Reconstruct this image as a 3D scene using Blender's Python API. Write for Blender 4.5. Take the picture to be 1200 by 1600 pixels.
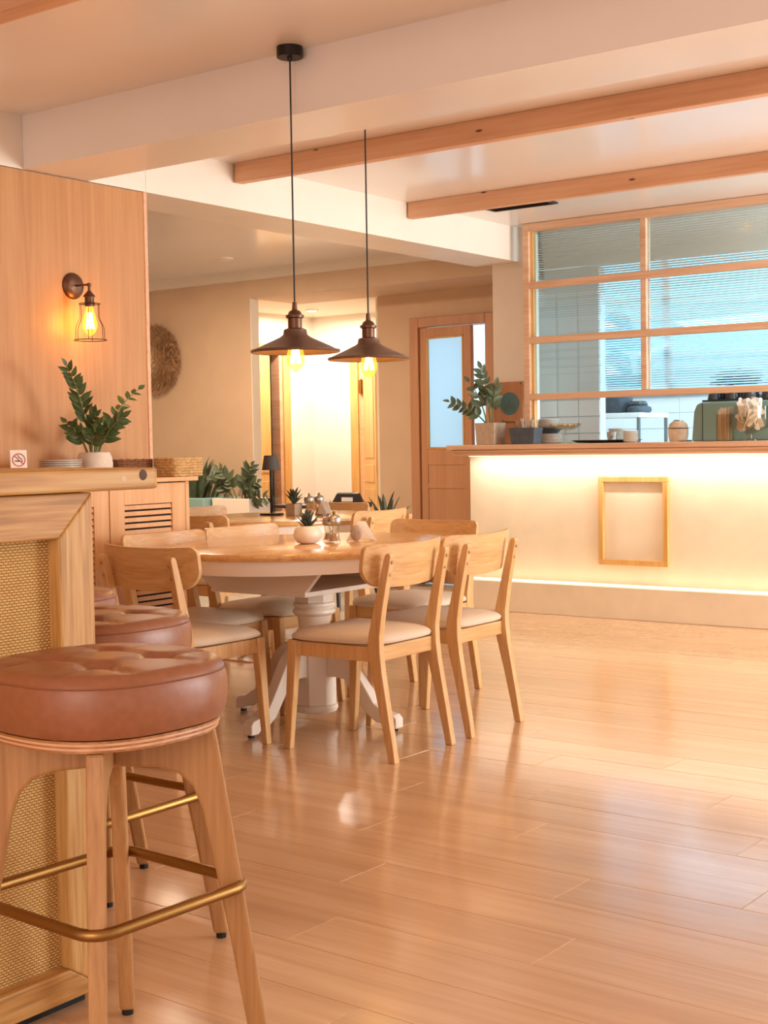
import bpy, bmesh, math, random
import numpy as np
from mathutils import Vector, Matrix
random.seed(7)
PI = math.pi
for o in list(bpy.data.objects): bpy.data.objects.remove(o)
S = bpy.context.scene
COL = S.collection

# ------------------------------------------------------------------ camera
H = 1.15
FPX, PITCH, ROLL, YAW = 2155.563, 4.95733523e-02, -1.65166079e-02, 9.36391110e-01
cp, sp, cr, sr = math.cos(PITCH), math.sin(PITCH), math.cos(ROLL), math.sin(ROLL)
Mc = (np.array([[cr, -sr, 0], [sr, cr, 0], [0, 0, 1]]) @ np.array([[1, 0, 0], [0, cp, -sp], [0, sp, cp]])
      @ np.array([[math.sin(YAW), math.cos(YAW), 0], [0, 0, -1], [-math.cos(YAW), math.sin(YAW), 0]]))
cam_d = bpy.data.cameras.new('camera'); cam = bpy.data.objects.new('camera', cam_d); COL.objects.link(cam)
r0, r1, r2 = Mc[0], -Mc[1], -Mc[2]
cam.matrix_world = Matrix(((r0[0], r1[0], r2[0], 0), (r0[1], r1[1], r2[1], 0), (r0[2], r1[2], r2[2], H), (0, 0, 0, 1)))
cam_d.sensor_fit = 'VERTICAL'; cam_d.sensor_height = 36; cam_d.sensor_width = 27
cam_d.lens = FPX / 1600 * 36; cam_d.clip_start = 0.05
S.camera = cam

# ------------------------------------------------------------------ view, world, lights
S.view_settings.view_transform = 'Standard'
try: S.view_settings.look = 'None'
except Exception: pass
S.view_settings.gamma = 1; S.view_settings.use_curve_mapping = False
S.view_settings.exposure = 0.0
def lin(h):
    h = h.lstrip('#'); v = [int(h[i:i+2], 16) / 255 for i in (0, 2, 4)]
    return tuple((c / 12.92 if c <= .04045 else ((c + .055) / 1.055) ** 2.4) for c in v) + (1,)
W = bpy.data.worlds.new('room_light'); S.world = W; W.use_nodes = True
W.node_tree.nodes['Background'].inputs[0].default_value = (1.0, 0.83, 0.74, 1)
W.node_tree.nodes['Background'].inputs[1].default_value = 1.05
def area(name, loc, to, sx, sy, power, color, spread=180):
    d = bpy.data.lights.new(name, 'AREA'); d.shape = 'RECTANGLE'; d.size = sx; d.size_y = sy
    d.energy = power; d.color = color; d.spread = math.radians(spread)
    o = bpy.data.objects.new(name, d); COL.objects.link(o); o.location = loc
    o.rotation_euler = (Vector(to) - Vector(loc)).to_track_quat('-Z', 'Y').to_euler()
    return o
def point(name, loc, power, color, r=.03):
    d = bpy.data.lights.new(name, 'POINT'); d.energy = power; d.color = color; d.shadow_soft_size = r
    o = bpy.data.objects.new(name, d); COL.objects.link(o); o.location = loc
    return o
# added fill lights, unseen, right of and behind the camera; no windows built
area('fill_light_right', (2.6, 6.8, 1.3), (-3, 6.6, 3.2), 2.2, 2.0, 235, (0.97, 1.0, 1.0), 150)
area('fill_light_rear', (-0.4, -2.4, 1.7), (-1.8, 3, 0.2), 3.0, 1.8, 70, (1.0, 0.77, 0.68))
# kitchen daylight, with an added overhead fill that has no fixture
area('kitchen_window_light', (-1.02, 10.3, 1.7), (-5.2, 11.6, 1.5), 2.6, 1.6, 230, (0.56, 0.82, 1.0))
area('kitchen_overhead_fill', (-3.2, 9.9, 2.57), (-3.2, 9.9, 0), 3.0, 1.4, 75, (0.58, 0.83, 1.0))
area('hatch_fill', (-1.95, 8.42, 2.5), (-3.9, 8.42, 1.3), 1.4, .3, 55, (.72, .88, 1.0))  # added cool fill, kept out of view, to light the hatch
# added light behind the glazed door, brightening its frosted pane
area('door_backlight', (-6.2, 10.8, 2.5), (-6.2, 10.6, 0), 1.0, 1.0, 15, (0.60, 0.83, 1.0))
# hall downlight, and a back-room fill added without a fixture
area('hall_downlight', (-7.95, 9.75, 2.34), (-7.95, 9.75, 0), .12, .12, 32, (1.0, 0.95, 0.86))
area('back_room_fill', (-7.3, 7.0, 2.57), (-7.3, 7.0, 0), .5, .5, 75, (1.0, 0.78, 0.57))
# light strips of the serving counter (under the slab, and on the plinth ledge)
area('counter_strip_light', (-2.6, 8.0, 1.05), (-2.6, 8.12, 0.3), 5.1, .015, 18, (1.0, 0.96, 0.86))
area('plinth_strip_light', (-2.6, 8.03, 0.222), (-2.6, 8.06, 3), 5.1, .012, 1.6, (1.0, 0.84, 0.60))

# ------------------------------------------------------------------ materials
def mk(name):
    m = bpy.data.materials.new(name); m.use_nodes = True
    nt = m.node_tree; b = nt.nodes['Principled BSDF']
    return m, nt, b
def N(nt, t, **kw):
    n = nt.nodes.new(t)
    for k, v in kw.items(): setattr(n, k, v)
    return n
def ramp(nt, fac, stops):
    r = N(nt, 'ShaderNodeValToRGB'); e = r.color_ramp.elements
    while len(e) < len(stops): e.new(.5)
    for i, (p, c) in enumerate(stops): e[i].position = p; e[i].color = lin(c) if isinstance(c, str) else c
    nt.links.new(fac, r.inputs[0]); return r
def objco(nt, scale=(1, 1, 1), rnd=False, rot=(0, 0, 0)):
    tc = N(nt, 'ShaderNodeTexCoord'); mp = N(nt, 'ShaderNodeMapping')
    mp.inputs['Scale'].default_value = scale; mp.inputs['Rotation'].default_value = rot
    nt.links.new(tc.outputs['Object'], mp.inputs[0])
    if rnd:
        oi = N(nt, 'ShaderNodeObjectInfo'); mu = N(nt, 'ShaderNodeMath', operation='MULTIPLY'); mu.inputs[1].default_value = 37.0
        nt.links.new(oi.outputs['Random'], mu.inputs[0]); nt.links.new(mu.outputs[0], mp.inputs['Location'])
    return mp.outputs[0]
def bump(nt, b, h, s, d=.002):
    bp = N(nt, 'ShaderNodeBump'); bp.inputs['Strength'].default_value = s; bp.inputs['Distance'].default_value = d
    nt.links.new(h, bp.inputs['Height']); nt.links.new(bp.outputs[0], b.inputs['Normal'])
def wood(name, c1, c2, c3=None, axis='X', dens=1.0, rough=.4, coat=0.0, knots=False, rnd=False, tone=0.0, bs=.15, lo=.36, hi=.64, fine=.42):
    m, nt, b = mk(name); ai = 'XYZ'.index(axis)
    sc = [22 * dens] * 3; sc[ai] = 1.4 * dens
    v = objco(nt, tuple(sc), rnd)
    n1 = N(nt, 'ShaderNodeTexNoise'); n1.inputs['Scale'].default_value = 1.0; n1.inputs['Detail'].default_value = 6; n1.inputs['Distortion'].default_value = .8
    nt.links.new(v, n1.inputs['Vector'])
    sc2 = [90 * dens] * 3; sc2[ai] = 4 * dens
    n2 = N(nt, 'ShaderNodeTexNoise'); n2.inputs['Scale'].default_value = 1.0; n2.inputs['Detail'].default_value = 3
    nt.links.new(objco(nt, tuple(sc2), rnd), n2.inputs['Vector'])
    mx = N(nt, 'ShaderNodeMix'); mx.inputs[0].default_value = fine
    nt.links.new(n1.outputs[0], mx.inputs[2]); nt.links.new(n2.outputs[0], mx.inputs[3])
    cr_ = ramp(nt, mx.outputs[0], [(lo, c2), (.5, c1), (hi, c3 or c1)])
    out = cr_.outputs[0]
    if knots:
        vs = [13.0] * 3; vs[ai] = 4.0
        vo = N(nt, 'ShaderNodeTexVoronoi'); vo.inputs['Scale'].default_value = 1.0
        nt.links.new(objco(nt, tuple(vs), rnd), vo.inputs['Vector'])
        kr = ramp(nt, vo.outputs['Distance'], [(.05, (1, 1, 1, 1)), (.10, (0, 0, 0, 1))])
        km = N(nt, 'ShaderNodeMix', data_type='RGBA'); km.inputs[7].default_value = lin('6a3418')
        nt.links.new(kr.outputs[0], km.inputs[0]); nt.links.new(out, km.inputs[6]); out = km.outputs[2]
    if tone:
        oi = N(nt, 'ShaderNodeObjectInfo'); hs = N(nt, 'ShaderNodeHueSaturation')
        mr = N(nt, 'ShaderNodeMapRange'); mr.inputs[3].default_value = 1 - tone; mr.inputs[4].default_value = 1 + tone
        nt.links.new(oi.outputs['Random'], mr.inputs[0]); nt.links.new(mr.outputs[0], hs.inputs['Value']); nt.links.new(out, hs.inputs['Color']); out = hs.outputs[0]
    nt.links.new(out, b.inputs['Base Color']); b.inputs['Roughness'].default_value = rough
    b.inputs['Coat Weight'].default_value = coat; b.inputs['Coat Roughness'].default_value = .13
    bump(nt, b, mx.outputs[0], bs)
    return m
def plain(name, c, rough=.5, metal=0, coat=0, noise=0.0, nscale=30, bs=0, spec=.5):
    m, nt, b = mk(name); col = lin(c)
    b.inputs['Base Color'].default_value = col; b.inputs['Roughness'].default_value = rough; b.inputs['Metallic'].default_value = metal
    b.inputs['Coat Weight'].default_value = coat; b.inputs['Specular IOR Level'].default_value = spec
    n = N(nt, 'ShaderNodeTexNoise'); n.inputs['Scale'].default_value = nscale; n.inputs['Detail'].default_value = 5
    nt.links.new(objco(nt), n.inputs['Vector'])
    if noise:
        d = tuple(max(0, x * (1 - noise)) for x in col[:3]) + (1,); l = tuple(min(1, x * (1 + noise)) for x in col[:3]) + (1,)
        r = ramp(nt, n.outputs[0], [(.3, d), (.7, l)]); nt.links.new(r.outputs[0], b.inputs['Base Color'])
    if bs: bump(nt, b, n.outputs[0], bs, .003)
    return m
def emit(name, c, s):
    m, nt, b = mk(name); b.inputs['Base Color'].default_value = lin(c)
    b.inputs['Emission Color'].default_value = lin(c); b.inputs['Emission Strength'].default_value = s
    return m
def glass(name, c, rough=0.0, ior=1.45, thin=None):
    m, nt, b = mk(name)
    if thin is None:
        b.inputs['Base Color'].default_value = lin(c); b.inputs['Transmission Weight'].default_value = 1
        b.inputs['Roughness'].default_value = rough; b.inputs['IOR'].default_value = ior
    else:
        nt.nodes.remove(b); o = nt.nodes['Material Output']
        t = N(nt, 'ShaderNodeBsdfTransparent'); t.inputs[0].default_value = lin(c)
        g = N(nt, 'ShaderNodeBsdfGlossy'); g.inputs['Roughness'].default_value = .03
        lw = N(nt, 'ShaderNodeLayerWeight'); lw.inputs[0].default_value = .5; pw_ = N(nt, 'ShaderNodeMath', operation='POWER'); pw_.inputs[1].default_value = 3.0; nt.links.new(lw.outputs['Facing'], pw_.inputs[0]); ml_ = N(nt, 'ShaderNodeMath', operation='MULTIPLY_ADD'); ml_.inputs[1].default_value = thin; ml_.inputs[2].default_value = .05; nt.links.new(pw_.outputs[0], ml_.inputs[0])
        mx = N(nt, 'ShaderNodeMixShader'); nt.links.new(ml_.outputs[0], mx.inputs[0])
        nt.links.new(t.outputs[0], mx.inputs[1]); nt.links.new(g.outputs[0], mx.inputs[2]); nt.links.new(mx.outputs[0], o.inputs[0])
    return m
def lit_glass():
    m, nt, b = mk('lit_amber_bulb_glass'); nt.nodes.remove(b); o = nt.nodes['Material Output']
    t = N(nt, 'ShaderNodeBsdfTransparent'); t.inputs[0].default_value = lin('ffe9b0')
    e = N(nt, 'ShaderNodeEmission'); e.inputs[0].default_value = lin('ffcf5a'); e.inputs[1].default_value = .55
    a = N(nt, 'ShaderNodeAddShader'); nt.links.new(t.outputs[0], a.inputs[0]); nt.links.new(e.outputs[0], a.inputs[1]); nt.links.new(a.outputs[0], o.inputs[0])
    return m
MT = {}
MT['plaster'] = plain('cream_plaster', 'ebdfcf', .42, noise=.03, nscale=3, bs=.03)
MT['ceil'] = plain('ceiling_paint', 'f3ece4', .35, coat=.5, noise=.02, nscale=2, bs=.03)
MT['ceil'].node_tree.nodes['Principled BSDF'].inputs['Coat Roughness'].default_value = .14
MT['backwall'] = plain('beige_wall_paint', 'd6b797', .6, noise=.04, nscale=4, bs=.05)
MT['white'] = plain('hall_white_paint', 'f0e6d6', .5)
MT['panel'] = wood('plywood_panel', 'bd854e', 'b37b44', 'c58f58', 'Z', .55, .5)
MT['cab'] = wood('cabinet_veneer', 'dca56f', 'd39a63', 'e2ae7a', 'Z', .7, .45)
MT['floor'] = wood('laminate_plank', 'd6ab82', 'c99b72', 'dfb78f', 'X', .6, .2, .6, rnd=True, lo=.3, hi=.7, fine=.35, tone=.05, bs=.04)
MT['pine'] = wood('pine_beam', 'dcaa84', 'd09a72', 'e4b692', 'X', .6, .5, knots=True, bs=.1)
MT['frame'] = wood('window_frame_pine', 'dab08e', 'cd9d79', 'e2bc9a', 'X', .8, .45)
MT['slab'] = wood('bar_slab_pine', 'c4924f', 'a97a3e', 'cda463', 'Y', .8, .5, bs=.5, lo=.39, hi=.61, fine=.6)
MT['barwood'] = wood('bar_frame_pine', 'c08c4c', 'a5763a', 'c89e5e', 'Y', 1.2, .5, bs=.4, lo=.39, hi=.61, fine=.6)
MT['barwoodz'] = wood('bar_post_pine', 'c99856', 'ae8042', 'd2a968', 'Z', 1.2, .5, bs=.4, lo=.39, hi=.61, fine=.6)
MT['oak'] = wood('chair_oak', 'd6a76f', 'ca985f', 'deb37e', 'Z', 1.6, .42, tone=.03)
MT['oakx'] = wood('chair_back_oak', 'd6a76f', 'c9965d', 'deb37e', 'X', 1.4, .36, tone=.03)
MT['walnut'] = wood('stool_beech', 'b58551', 'a47443', 'c2925f', 'Z', 1.2, .45)
MT['ply'] = wood('stool_plywood', 'a8713f', '8a5730', 'c28c58', 'X', 1, .5)
MT['tabletop'] = wood('tabletop_oak', 'd9a566', 'c68d4c', 'e2b376', 'Y', 1.0, .2, .35, tone=.02, bs=.04)
MT['tablewhite'] = plain('table_white_paint', 'f0e2d2', .4)
MT['seatfab'] = plain('seat_fabric', 'd9c4ac', .9, noise=.06, nscale=300, bs=.25)
MT['leather'] = plain('tan_leather', '955d3d', .36, noise=.08, nscale=60, bs=.12)
MT['thread'] = plain('leather_seam', '8a5333', .6)
MT['brass'] = plain('brushed_brass', '9c7642', .36, 1, noise=.06, nscale=200)
MT['black'] = plain('black_metal', '2a2523', .4, .6)
MT['blackpl'] = plain('black_plastic', '2b2522', .45)
MT['rubber'] = plain('black_rubber', '151210', .7)
MT['shade'] = plain('brown_lamp_metal', '73594b', .42, .55, noise=.1, nscale=40)
MT['shadein'] = plain('lamp_inner_metal', '8a6a54', .4, .4)
MT['bronze'] = plain('aged_bronze', '6a4a38', .4, .8, noise=.1, nscale=60)
MT['steel'] = plain('brushed_steel', 'b9b4ac', .3, 1)
MT['filament'] = emit('glowing_filament', 'ffdc96', 14)
MT['bulb'] = lit_glass()
MT['led'] = emit('light_strip', 'fff0cf', 1.6)
MT['daylight'] = emit('sky_lit_window_glass', '88c8f4', 1.8)
MT['ledhall'] = emit('downlight_lens', 'fff6e4', 9)
MT['reed'] = glass('reeded_glass', 'e6f4f8', .06)
MT['clear'] = glass('clear_glass', 'f6f4ee', .0)
MT['clearthin'] = glass('thin_clear_glass', 'f4f0e8', thin=.35)
MT['counter'] = plain('counter_plaster', 'eddcc0', .5, noise=.05, nscale=5, bs=.06)
MT['tile'] = plain('kitchen_tile', 'e8eef0', .25)
MT['grout'] = plain('tile_grout', 'c3ccd0', .8)
MT['floortile'] = plain('grey_floor_tile', 'b8a996', .35, noise=.08, nscale=8)
MT['doorpaint'] = wood('door_painted_wood', 'c58f68', 'bf8862', 'cb966f', 'Z', .5, .45)
MT['honey'] = wood('honey_pine', 'd8a661', 'cc9650', 'e0b272', 'Z', .9, .45)
MT['leafd'] = plain('zz_leaf_green', '4c6136', .38, noise=.25, nscale=25)
MT['leafg'] = plain('grey_green_leaf', '59664a', .45, noise=.25, nscale=20)
MT['stem'] = plain('green_stem', '6c7445', .5)
MT['agave'] = plain('agave_leaf', '5d6a5c', .5, noise=.15, nscale=20)
MT['succ'] = plain('dark_succulent', '3e4538', .5, noise=.2, nscale=40)
MT['pot'] = plain('white_stone_pot', 'dccbb9', .7, noise=.06, nscale=25, bs=.1)
MT['concrete'] = plain('concrete_pot', 'b79f86', .85, noise=.1, nscale=40, bs=.2)
MT['soil'] = plain('potting_soil', '3a2a1e', .95, noise=.3, nscale=80, bs=.4)
MT['ceramic'] = plain('white_ceramic', 'e9e0d4', .25)
MT['rim'] = plain('plate_brown_edge', '7a5336', .4)
MT['darkcer'] = plain('dark_ceramic', '3c3f40', .35)
MT['paper'] = plain('white_paper', 'f2e9dd', .8)
MT['kraft'] = plain('kraft_paper', 'dcc4a6', .8, noise=.1, nscale=30)
MT['red'] = plain('red_print', 'c43a2a', .7)
MT['ink'] = plain('black_print', '1c1815', .7)
MT['seagrass'] = plain('seagrass_rope', 'cba36c', .85, noise=.3, nscale=70, bs=.5)
MT['seagrassd'] = plain('dark_seagrass_rope', '7d5030', .85, noise=.3, nscale=70, bs=.5)
MT['feather'] = plain('straw_fibre', 'b98f66', .85, noise=.25, nscale=30)
MT['featherl'] = plain('pale_straw_fibre', 'dcbd98', .85, noise=.2, nscale=30)
MT['teal'] = plain('teal_glaze', '8db0aa', .4)
MT['bluepaint'] = plain('teal_print', '4f7376', .7)
MT['machine'] = plain('sage_green_enamel', '8aa79c', .4)
MT['shadefab'] = plain('dark_lamp_shade', '4b4640', .7)
MT['board'] = wood('notice_board_wood', 'b98058', 'b0774f', 'c08860', 'Z', .5, .6)
MT['knotwood'] = plain('dark_knot', '5f4530', .7, noise=.2)
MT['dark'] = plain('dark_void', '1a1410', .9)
MT['acoil'] = plain('steel_pipe', '6f7678', .3, .9)
MT['pepper'] = plain('peppercorns', 'd2a883', .7, noise=.35, nscale=150)
MT['grey'] = plain('grey_cloth', '4a5058', .8, noise=.2, nscale=20)
MT['stone'] = plain('grey_pebble', 'b09a8c', .7, noise=.1, nscale=30)
def frosted():
    m, nt, b = mk('frosted_door_glass'); nt.nodes.remove(b); o = nt.nodes['Material Output']
    t = N(nt, 'ShaderNodeBsdfTranslucent'); t.inputs[0].default_value = (.86, .93, .97, 1)
    g = N(nt, 'ShaderNodeBsdfGlossy'); g.inputs['Roughness'].default_value = .25
    mx = N(nt, 'ShaderNodeMixShader'); mx.inputs[0].default_value = .06
    nt.links.new(t.outputs[0], mx.inputs[1]); nt.links.new(g.outputs[0], mx.inputs[2]); nt.links.new(mx.outputs[0], o.inputs[0])
    return m
MT['frosted'] = frosted()
def cane():
    m, nt, b = mk('woven_cane'); tc = N(nt, 'ShaderNodeTexCoord'); sx = N(nt, 'ShaderNodeSeparateXYZ'); nt.links.new(tc.outputs['Object'], sx.inputs[0])
    def mth(op, a, bb=None):
        n = N(nt, 'ShaderNodeMath', operation=op)
        for i, q in enumerate((a, bb)):
            if q is None: continue
            if isinstance(q, (int, float)): n.inputs[i].default_value = q
            else: nt.links.new(q, n.inputs[i])
        return n.outputs[0]
    py, pz = .0115, .0056
    u = mth('DIVIDE', sx.outputs[1], py); v = mth('DIVIDE', sx.outputs[2], pz)
    row = mth('FLOOR', v); par = mth('MULTIPLY', mth('MODULO', mth('ABSOLUTE', row), 2), .5)
    fu = mth('FRACT', mth('ADD', u, par)); fv = mth('FRACT', v)
    hu = mth('ABSOLUTE', mth('SINE', mth('MULTIPLY', fu, PI))); hv = mth('SINE', mth('MULTIPLY', fv, PI))
    h = mth('MULTIPLY', mth('POWER', hu, .6), mth('POWER', hv, .6))
    n = N(nt, 'ShaderNodeTexNoise'); n.inputs['Scale'].default_value = 28; nt.links.new(tc.outputs['Object'], n.inputs['Vector'])
    hh = mth('MULTIPLY', h, mth('ADD', mth('MULTIPLY', n.outputs[0], .7), .65))
    r = ramp(nt, hh, [(.05, 'b07c40'), (.35, 'd4a25a'), (.85, 'ebc47e')])
    nt.links.new(r.outputs[0], b.inputs['Base Color']); b.inputs['Roughness'].default_value = .55
    bump(nt, b, h, .9, .004)
    return m
MT['cane'] = cane()

# ------------------------------------------------------------------ mesh helpers
class MB:
    def __init__(s): s.v = []; s.f = []
    def add(s, vs, fs):
        k = len(s.v); s.v += [tuple(p) for p in vs]; s.f += [tuple(i + k for i in f) for f in fs]; return s
    def box(s, x0, x1, y0, y1, z0, z1, M=None):
        vs = [(x, y, z) for z in (z0, z1) for y in (y0, y1) for x in (x0, x1)]
        if M is not None: vs = [M @ Vector(p) for p in vs]
        return s.add(vs, [(0, 2, 3, 1), (4, 5, 7, 6), (0, 1, 5, 4), (1, 3, 7, 5), (3, 2, 6, 7), (2, 0, 4, 6)])
    def loops(s, rings, cap=True, close=True):
        n = len(rings[0]); vs = [p for r in rings for p in r]; fs = []
        for i in range(len(rings) - 1):
            for j in range(n if close else n - 1):
                a = i * n + j; b_ = i * n + (j + 1) % n
                fs.append((a, b_, b_ + n, a + n))
        if cap: fs.append(tuple(reversed(range(n)))); fs.append(tuple((len(rings) - 1) * n + j for j in range(n)))
        return s.add(vs, fs)
    def lathe(s, prof, n=24, c=(0, 0, 0), cap=True, M=None):
        R = [[(c[0] + r * math.cos(2 * PI * j / n), c[1] + r * math.sin(2 * PI * j / n), c[2] + z) for j in range(n)] for r, z in prof]
        if M is not None: R = [[M @ Vector(p) for p in r] for r in R]
        return s.loops(R, cap)
    def tube(s, pts, r, n=8, closed=False):
        pts = [Vector(p) for p in pts]; m = len(pts); rings = []
        rr = r if isinstance(r, (list, tuple)) else [r] * m
        up = None
        for i, p in enumerate(pts):
            a = pts[(i - 1) % m] if (closed or i > 0) else p; b_ = pts[(i + 1) % m] if (closed or i < m - 1) else p
            t = (b_ - a).normalized()
            if up is None: up = Vector((0, 0, 1)) if abs(t.z) < .9 else Vector((1, 0, 0))
            x = t.cross(up).normalized(); y = x.cross(t).normalized(); up = y
            rings.append([tuple(p + (x * math.cos(2 * PI * j / n) + y * math.sin(2 * PI * j / n)) * rr[i]) for j in range(n)])
        if closed: rings.append(rings[0]); return s.loops(rings, False)
        return s.loops(rings, True)
    def prism(s, outline, axis, a0, a1):   # outline of (u,v), extruded along axis
        def P(u, v, a): return {'x': (a, u, v), 'y': (u, a, v), 'z': (u, v, a)}[axis]
        return s.loops([[P(u, v, a) for u, v in outline] for a in (a0, a1)])
    def build(s, name, mat, parent=None, smooth=False, bevel=0, off=None, seg=2, sub=0):
        me = bpy.data.meshes.new(name)
        vs = s.v if off is None else [(x - off[0], y - off[1], z - off[2]) for x, y, z in s.v]
        me.from_pydata(vs, [], s.f); me.materials.append(MT[mat] if isinstance(mat, str) else mat)
        b = bmesh.new(); b.from_mesh(me); bmesh.ops.recalc_face_normals(b, faces=b.faces); b.to_mesh(me); b.free()
        if smooth: me.polygons.foreach_set('use_smooth', [True] * len(me.polygons))
        o = bpy.data.objects.new(name, me); COL.objects.link(o)
        if parent is not None: o.parent = parent
        if bevel:
            md = o.modifiers.new('bevel', 'BEVEL'); md.width = bevel; md.segments = seg; md.limit_method = 'ANGLE'; md.angle_limit = .7
        if sub:
            md = o.modifiers.new('sub', 'SUBSURF'); md.levels = sub; md.render_levels = sub
        if smooth and not sub:
            try: me.set_sharp_from_angle(angle=.75)
            except Exception: pass
        return o
def tag(o, label=None, cat=None, group=None, kind=None):
    if label: o['label'] = label
    if cat: o['category'] = cat
    if group: o['group'] = group
    if kind: o['kind'] = kind
    return o
def thing(name, label, cat, loc=(0, 0, 0), rz=0, group=None):
    o = bpy.data.objects.new(name, None); o.empty_display_size = .1; COL.objects.link(o)
    o.location = loc; o.rotation_euler = (0, 0, rz); return tag(o, label, cat, group)
def root(name, loc=(0, 0, 0)):
    o = bpy.data.objects.new(name, None); COL.objects.link(o); o.location = loc; return tag(o, kind='structure')
def struct(m, name, mat, **kw): return tag(m.build(name, mat, **kw), kind='structure')
def dup(src, loc, rz, label, group=None):
    def cpy(o, par):
        c = o.copy(); COL.objects.link(c); c.parent = par
        for ch in kids(o): cpy(ch, c)
        return c
    kmap = {}
    for o in COL.objects:
        if o.parent: kmap.setdefault(o.parent.name, []).append(o)
    kids = lambda o: kmap.get(o.name, [])
    r = cpy(src, None); r.location = loc; r.rotation_euler = (0, 0, rz); r['label'] = label
    if group: r['group'] = group
    return r
def inst(o, parent, loc=(0, 0, 0), rot=(0, 0, 0), sc=(1, 1, 1)):
    c = o.copy(); COL.objects.link(c); c.parent = parent; c.location = loc; c.rotation_euler = rot; c.scale = sc; return c
B = lambda *a: MB().box(*a)

# ================================================================== STRUCTURE
XW, ZC, ZB = -4.85, 2.60, 2.37       # partition face, ceiling, beam undersides
struct(B(-5.2, 3.2, -3.0, 8.3, -.08, -.009), 'floor', 'floor')
floor = bpy.data.objects['floor']
pb = MB(); pb.box(-.5994, .5994, -.0996, .0996, -.009, 0)
plank = pb.build('plank', 'floor', floor, bevel=.0011, seg=1); first = True
FA = math.radians(-1.3); np_ = 0
for r in range(36):
    y = 1.05 + r * .2; off = [0, .47, .86, .22, .66][r % 5] + random.uniform(-.05, .05)
    for k in range(7):
        x = -5.9 + off + k * 1.2
        if x < -5.35 or x > 1.2: continue
        wy = y + x * math.sin(FA)
        if wy > 7.98 or wy < .95: continue
        if x < -4.3 and False: continue
        o = plank if first else inst(plank, floor); first = False
        o.location = (x, wy, random.uniform(-.0004, .0004)); o.rotation_euler = (0, 0, FA); np_ += 1
# back-room tiled floor
struct(B(-10.5, -5.2, 3.6, 10.6, -.08, -.006), 'floor_back', 'grout')
fb = bpy.data.objects['floor_back']
tb = MB(); tb.box(-.297, .297, -.297, .297, -.01, 0); tile0 = tb.build('tile', 'floortile', fb, bevel=.0015, seg=1); first = True
for i in range(8):
    for j in range(10):
        x, y = -5.52 - i * .6, 4.1 + j * .6
        if y > 9.3 and not (-8.5 < x < -6.8): continue
        if y < 4.6 and x < -6.5: continue
        o = tile0 if first else inst(tile0, fb); first = False; o.location = (x, y, 0)
struct(B(-10.5, 3.2, -3.0, 12.3, ZC, ZC + .12), 'ceiling', 'ceil')
# partition with plywood panel, plaster above
pw = MB().box(-5.21, XW, -1.0, 4.71, ZB, ZC).box(-5.21, -4.868, -1.0, 4.69, 0, ZB)
struct(pw, 'wall_left', 'plaster')
pn = root('wall_left_panelling')
y = 4.69
for k in range(4):
    B(-4.868, XW, y - 1.22 + .002, y, 0, ZB - .004).build('panel', 'panel', pn, bevel=.001); y -= 1.22
B(-5.215, -4.845, 4.69, 4.712, 0, ZB - .002).build('edge_strip', 'pine', pn, bevel=.003)
struct(B(-5.21, XW, 4.712, 8.2, ZB, ZC), 'trim_1', 'plaster')            # cross beam over the opening
struct(B(-4.849, 3.2, 3.98, 4.345, ZB, ZC), 'trim_2', 'ceil')            # big plaster beam
post = MB().box(-5.07, -4.746, 8.2, 8.27, 0, ZC)
struct(post, 'wall_pier', 'plaster')
# back wall, soffit, door wall
struct(MB().box(-10.5, -7.71, 8.65, 8.74, 0, ZC), 'wall_back', 'backwall')
struct(MB().box(-7.71, -5.07, 8.65, 9.29, ZB, ZC), 'trim_3', 'backwall')
struct(MB().box(-6.87, -6.53, 9.29, 9.40, 0, ZB).box(-6.53, -5.72, 9.29, 9.40, 2.165, ZB).box(-5.72, -5.0, 9.29, 9.40, 0, ZB), 'wall_door', 'backwall')
struct(MB().box(-5.07, -4.98, 8.27, 9.29, 0, ZB), 'wall_pier_side', 'plaster')
cr_ = MB(); cr_.prism([(8.65, 2.6), (8.65, 2.52), (8.635, 2.525), (8.625, 2.545), (8.60, 2.57), (8.585, 2.6)], 'x', -10.4, -5.08)
struct(cr_, 'trim_4', 'plaster')
struct(B(-10.5, -10.4, 3.6, 8.65, 0, ZC), 'wall_far_left', 'backwall')
struct(B(-10.5, -5.21, 3.5, 3.6, 0, ZC), 'wall_near', 'backwall')
struct(B(-7.711, -7.702, 8.648, 8.742, 0, ZB), 'trim_6', 'white')
# hall
struct(MB().box(-8.55, -8.45, 8.74, 9.40, 0, ZB).box(-8.55, -8.45, 9.40, 9.93, 2.0, ZB).box(-8.55, -8.45, 9.93, 10.47, 0, ZB), 'wall_hall_left', 'white')
struct(MB().box(-8.55, -7.93, 10.37, 10.47, 0, ZB).box(-7.93, -7.15, 10.37, 10.47, 2.0, ZB).box(-7.15, -6.8, 10.37, 10.47, 0, ZB), 'wall_hall_back', 'white')
struct(B(-6.97, -6.87, 9.40, 10.37, 0, ZB), 'wall_hall_right', 'white')
struct(MB().box(-8.55, -7.71, 8.74, 10.47, ZB, ZB + .05).box(-7.71, -6.87, 9.29, 10.47, ZB, ZB + .05), 'ceiling_hall', 'white')
struct(B(-9.4, -8.56, 9.2, 10.5, 0, 2.3), 'wall_store_shade', 'dark')  # solid near-black block, paints in the shade past the ajar door
struct(B(-8.3, -6.6, 11.3, 11.4, 0, 2.4), 'wall_store_back', 'board')
# --- doors
def panel_door(name, par_loc, rz, w, h, mat, panels, t=.04, casing=None):
    r = root(name, par_loc); r.rotation_euler = (0, 0, rz)
    return r
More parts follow.
